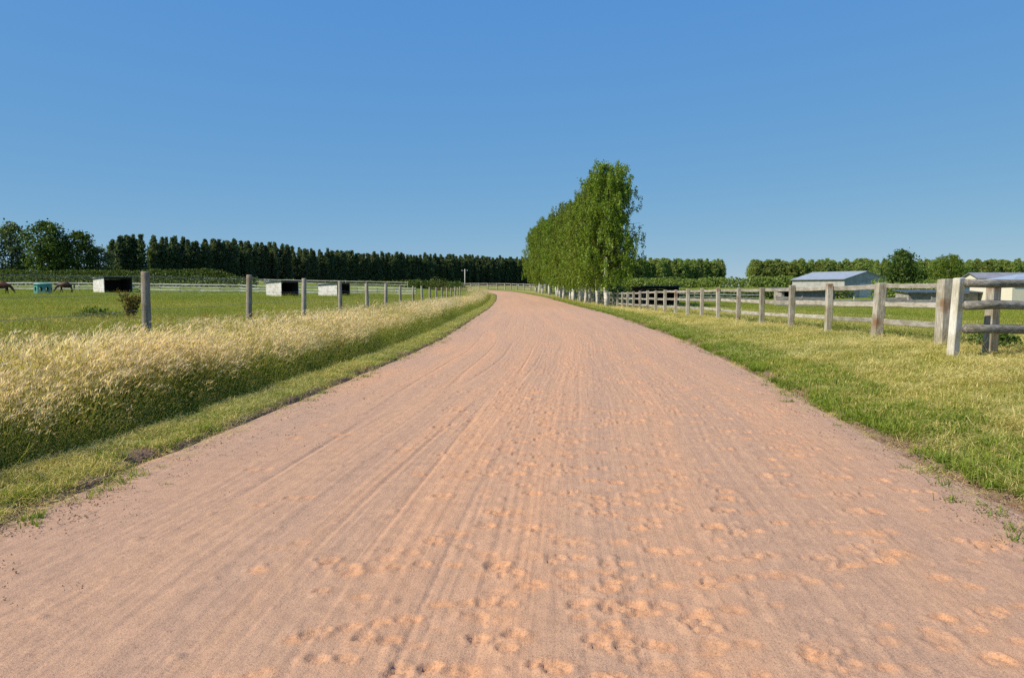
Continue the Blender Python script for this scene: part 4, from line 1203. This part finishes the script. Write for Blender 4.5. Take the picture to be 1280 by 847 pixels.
# mown strip between ditch and road
n = 9000
y = sample_y(n, 3, 130, 1.35); x = roadL(y) - (.18 + .80 * rng.random(n)); 
keep = fbm(x * 2.1, y * 2.1, 21, 3) > .36
x, y = x[keep], y[keep]
scatter('mown_strip_grass', x, y, rng.uniform(.5, .95, len(x)) * (1 + .7 * np.clip(y / 60, 0, 1)), shortC, 'short mown grass strip between ditch and sandy road', 'grass', np.clip((fbm(x * 1.2, y * .8, 119, 3) - .35) * 1.8, 0, .8))
n = 900
y = sample_y(n, 3, 60, 1.3); x = roadL(y) - (.12 + .4 * rng.random(n) ** 1.4)
keep = fbm(x * 1.3, y * 1.3, 97, 3) > .52; x, y = x[keep], y[keep]
scatter('edge_weeds', x, y, rng.uniform(.35, .75, len(x)), lushC, 'small green weeds along the ditch side road edge', 'weeds', rng.random(len(x)) * .4)
# verge on the fence side
n = 34000
y = sample_y(n, 3, 120, 1.0); v = .35 + 13 * rng.random(n) ** 1.2 * np.clip(y / 9, .5, 1); x = roadR(y) + v
scatter('verge_grass', x, y, rng.uniform(.7, 1.2, n) * (1 + .8 * np.clip(y / 60, 0, 1)), shortC, 'mown verge grass between sandy road and rail fence', 'grass', np.clip((fbm(x * .4, y * .4, 98, 3) - .3) * 1.6, 0, 1))
n = 9000
y = sample_y(n, 4, 90, 1.0); v = 1.3 + 6.5 * rng.random(n); x = roadR(y) + v
keep = fbm(x * .5, y * .9, 41, 3) > .49; x, y = x[keep], y[keep]
scatter('drying_hay', x, y, rng.uniform(.7, 1.2, len(x)) * (1 + .8 * np.clip(y / 60, 0, 1)), hayC, 'pale cut hay drying on the verge', 'hay', rng.random(len(x)) * .8, .2)
n = 6500
y = sample_y(n, 3, 110, 1.2); v = .15 + 1.3 * rng.random(n) ** 1.5 + (fbm(y * .8, y * 0, 99, 3) - .5) * .5; x = roadR(y) + np.maximum(v, .12)
keep = fbm(x * 1.7, y * 1.7, 33, 3) > .40 + .2 * sstep(.9, 1.8, v); x, y = x[keep], y[keep]
scatter('verge_weeds', x, y, rng.uniform(.4, .9, len(x)) * (1 + .6 * np.clip(y / 50, 0, 1)), lushC, 'lush green weeds along the road edge of the verge', 'weeds', rng.random(len(x)) * .9)
n = 14000
y = sample_y(n, 10, 120, .7); x = 10.3 + 60 * rng.random(n) ** 1.3 * np.clip(y / 80, .2, 1)
g = fbm(x * .16, y * .16, 101, 3)
scatter('paddock_grass', x, y, (.3 + .4 * g) * (1 + .4 * np.clip(y / 90, 0, 1)), medC, 'short green pasture behind the rail fence', 'grass', np.clip((fbm(x * .2, y * .1, 102, 3) - .4) * 2.2, 0, 1))

# crumbs of soil, stones and clippings strewn along both road edges
m, nt, b = mat('crumb'); M['crumb'] = m
r_ = attr(nt, 'rnd'); nt.links.new(ramp(nt, r_.outputs['Fac'], [(0, (.16, .11, .075)), (.5, (.34, .23, .16)), (1, (.46, .33, .24))]), b.inputs['Base Color'])
crumbC = coll('crumbs')
for v in range(4):
    mb = MB(); rn = []
    for k in range(9):
        p = Vector((rng.normal(0, .09), rng.normal(0, .09), 0)); r0 = rng.uniform(.004, .013); d = [Vector(q) for q in ((1, 0, 0), (-1, 0, 0), (0, 1, 0), (0, -1, 0), (0, 0, 1), (0, 0, -1))]
        mb.add([p + q * r0 * rng.uniform(.6, 1.3) for q in d], [(0, 2, 4), (2, 1, 4), (1, 3, 4), (3, 0, 4), (2, 0, 5), (1, 2, 5), (3, 1, 5), (0, 3, 5)]); rn += [rng.random()] * 8
    me = mb.mesh('crumb'); at = me.attributes.new('rnd', 'FLOAT', 'FACE'); at.data.foreach_set('value', np.array(rn, np.float32)); me.materials.append(M['crumb'])
    crumbC.objects.link(bpy.data.objects.new('crumb', me))
n = 1500
y = sample_y(n, 2.6, 45, 1.15); left = rng.random(n) < .5; q = rng.normal(.05, .22, n)
x = np.where(left, roadL(y) + q, roadR(y) - q)
scatter('edge_crumbs', x, y, rng.uniform(.35, .9, n), crumbC, 'soil crumbs and small stones along the road edges', 'gravel', rng.random(n), .3, sink=0.0, zf=on_road)
n = 300
y = sample_y(n, 2.6, 45, 1.1); x = roadL(y) + np.abs(rng.normal(0, .55, n))
scatter('road_stones', x, y, rng.uniform(.3, .8, n), crumbC, 'scattered small stones on the ditch side of the road', 'gravel', rng.random(n), .3, sink=0.0, zf=on_road)
n = 800
y = sample_y(n, 2.8, 50, 1.1); left = rng.random(n) < .55; q = rng.normal(-.05, .13, n)
x = np.where(left, roadL(y) + q, roadR(y) - q)
scatter('edge_clippings', x, y, rng.uniform(.25, .6, n), hayC, 'dry grass clippings along the road edges', 'hay', rng.random(n), .2, sink=0.005, zf=on_road)
n = 330
y = sample_y(n, 2.8, 60, 1.1); left = rng.random(n) < .5; q = np.abs(rng.normal(0, .16, n))
keep = fbm(np.where(left, 0, 50) + y * 0, y * 1.1, 111, 3) > .47
x = np.where(left, roadL(y) + q, roadR(y) - q)[keep]; y = y[keep]
scatter('edge_tufts', x, y, rng.uniform(.3, .75, len(x)), lushC, 'low green tufts creeping onto the sandy road', 'weeds', rng.random(len(x)) * .5, zf=on_road)

# single weeds that stand out
def dock(x, y, h, w, label):
    r = empty('dock_plant', (x, y, gz(x, y))); tag(r, label, 'plant')
    for k in range(9):
        a0 = rng.uniform(0, 6.28); q = w * .5 * rng.uniform(.3, 1); hh = h * rng.uniform(.7, 1)
        mb = MB(); mb.tube([(0, 0, 0), (math.cos(a0) * q * .5, math.sin(a0) * q * .5, hh * .5), (math.cos(a0) * q, math.sin(a0) * q, hh)], [.012, .009, .004], 5)
        st = mb.build('stem', M['rust_stem'], r)
        t = rng.uniform(.1, 1, 160)[:, None]
        C = np.concatenate([np.cos(a0) * q * t, np.sin(a0) * q * t, hh * t], 1) + rng.normal(0, .055, (160, 3))
        link('seed_head', leaf_mesh('seed_head', C, .06, M['rust_leaf'], .1, .8), r)
    for k in range(16):
        a0 = rng.uniform(0, 6.28); c = Clump()
        c.strip((0, 0, .02), a0, rng.uniform(.25, .45), .09, rng.uniform(.3, .9), rng.uniform(.3, 1), 0, 4); me = mesh_from('leaf', c.v, c.f)
        link('leaf', me, r, M['dock_leaf'])
    return r
flat('rust_stem', (.14, .07, .03), .8); flat('dock_leaf', (.08, .15, .025), .6)
dock(-13.2, 26.6, 1.2, .85, 'tall rusty brown dock plant beside the round fence post')
flat('heap_leaf', (.05, .11, .02), .6)
bush(-15.3, 28.2, 1.9, .42, 1500, 'oak_leaf', 'low dark green nettle patch in the meadow beside the dock plant', .10, 'nettle_patch')
bush(-7.4, 38.5, 1.5, .4, 700, 'rust_leaf', 'reddish dry weed patch at the wire fence', .11, 'dry_weeds')
bush(10.1, 15.9, 1.1, .42, 900, 'oak_leaf', 'dark green nettles growing under the log fence', .08, 'nettle_patch')
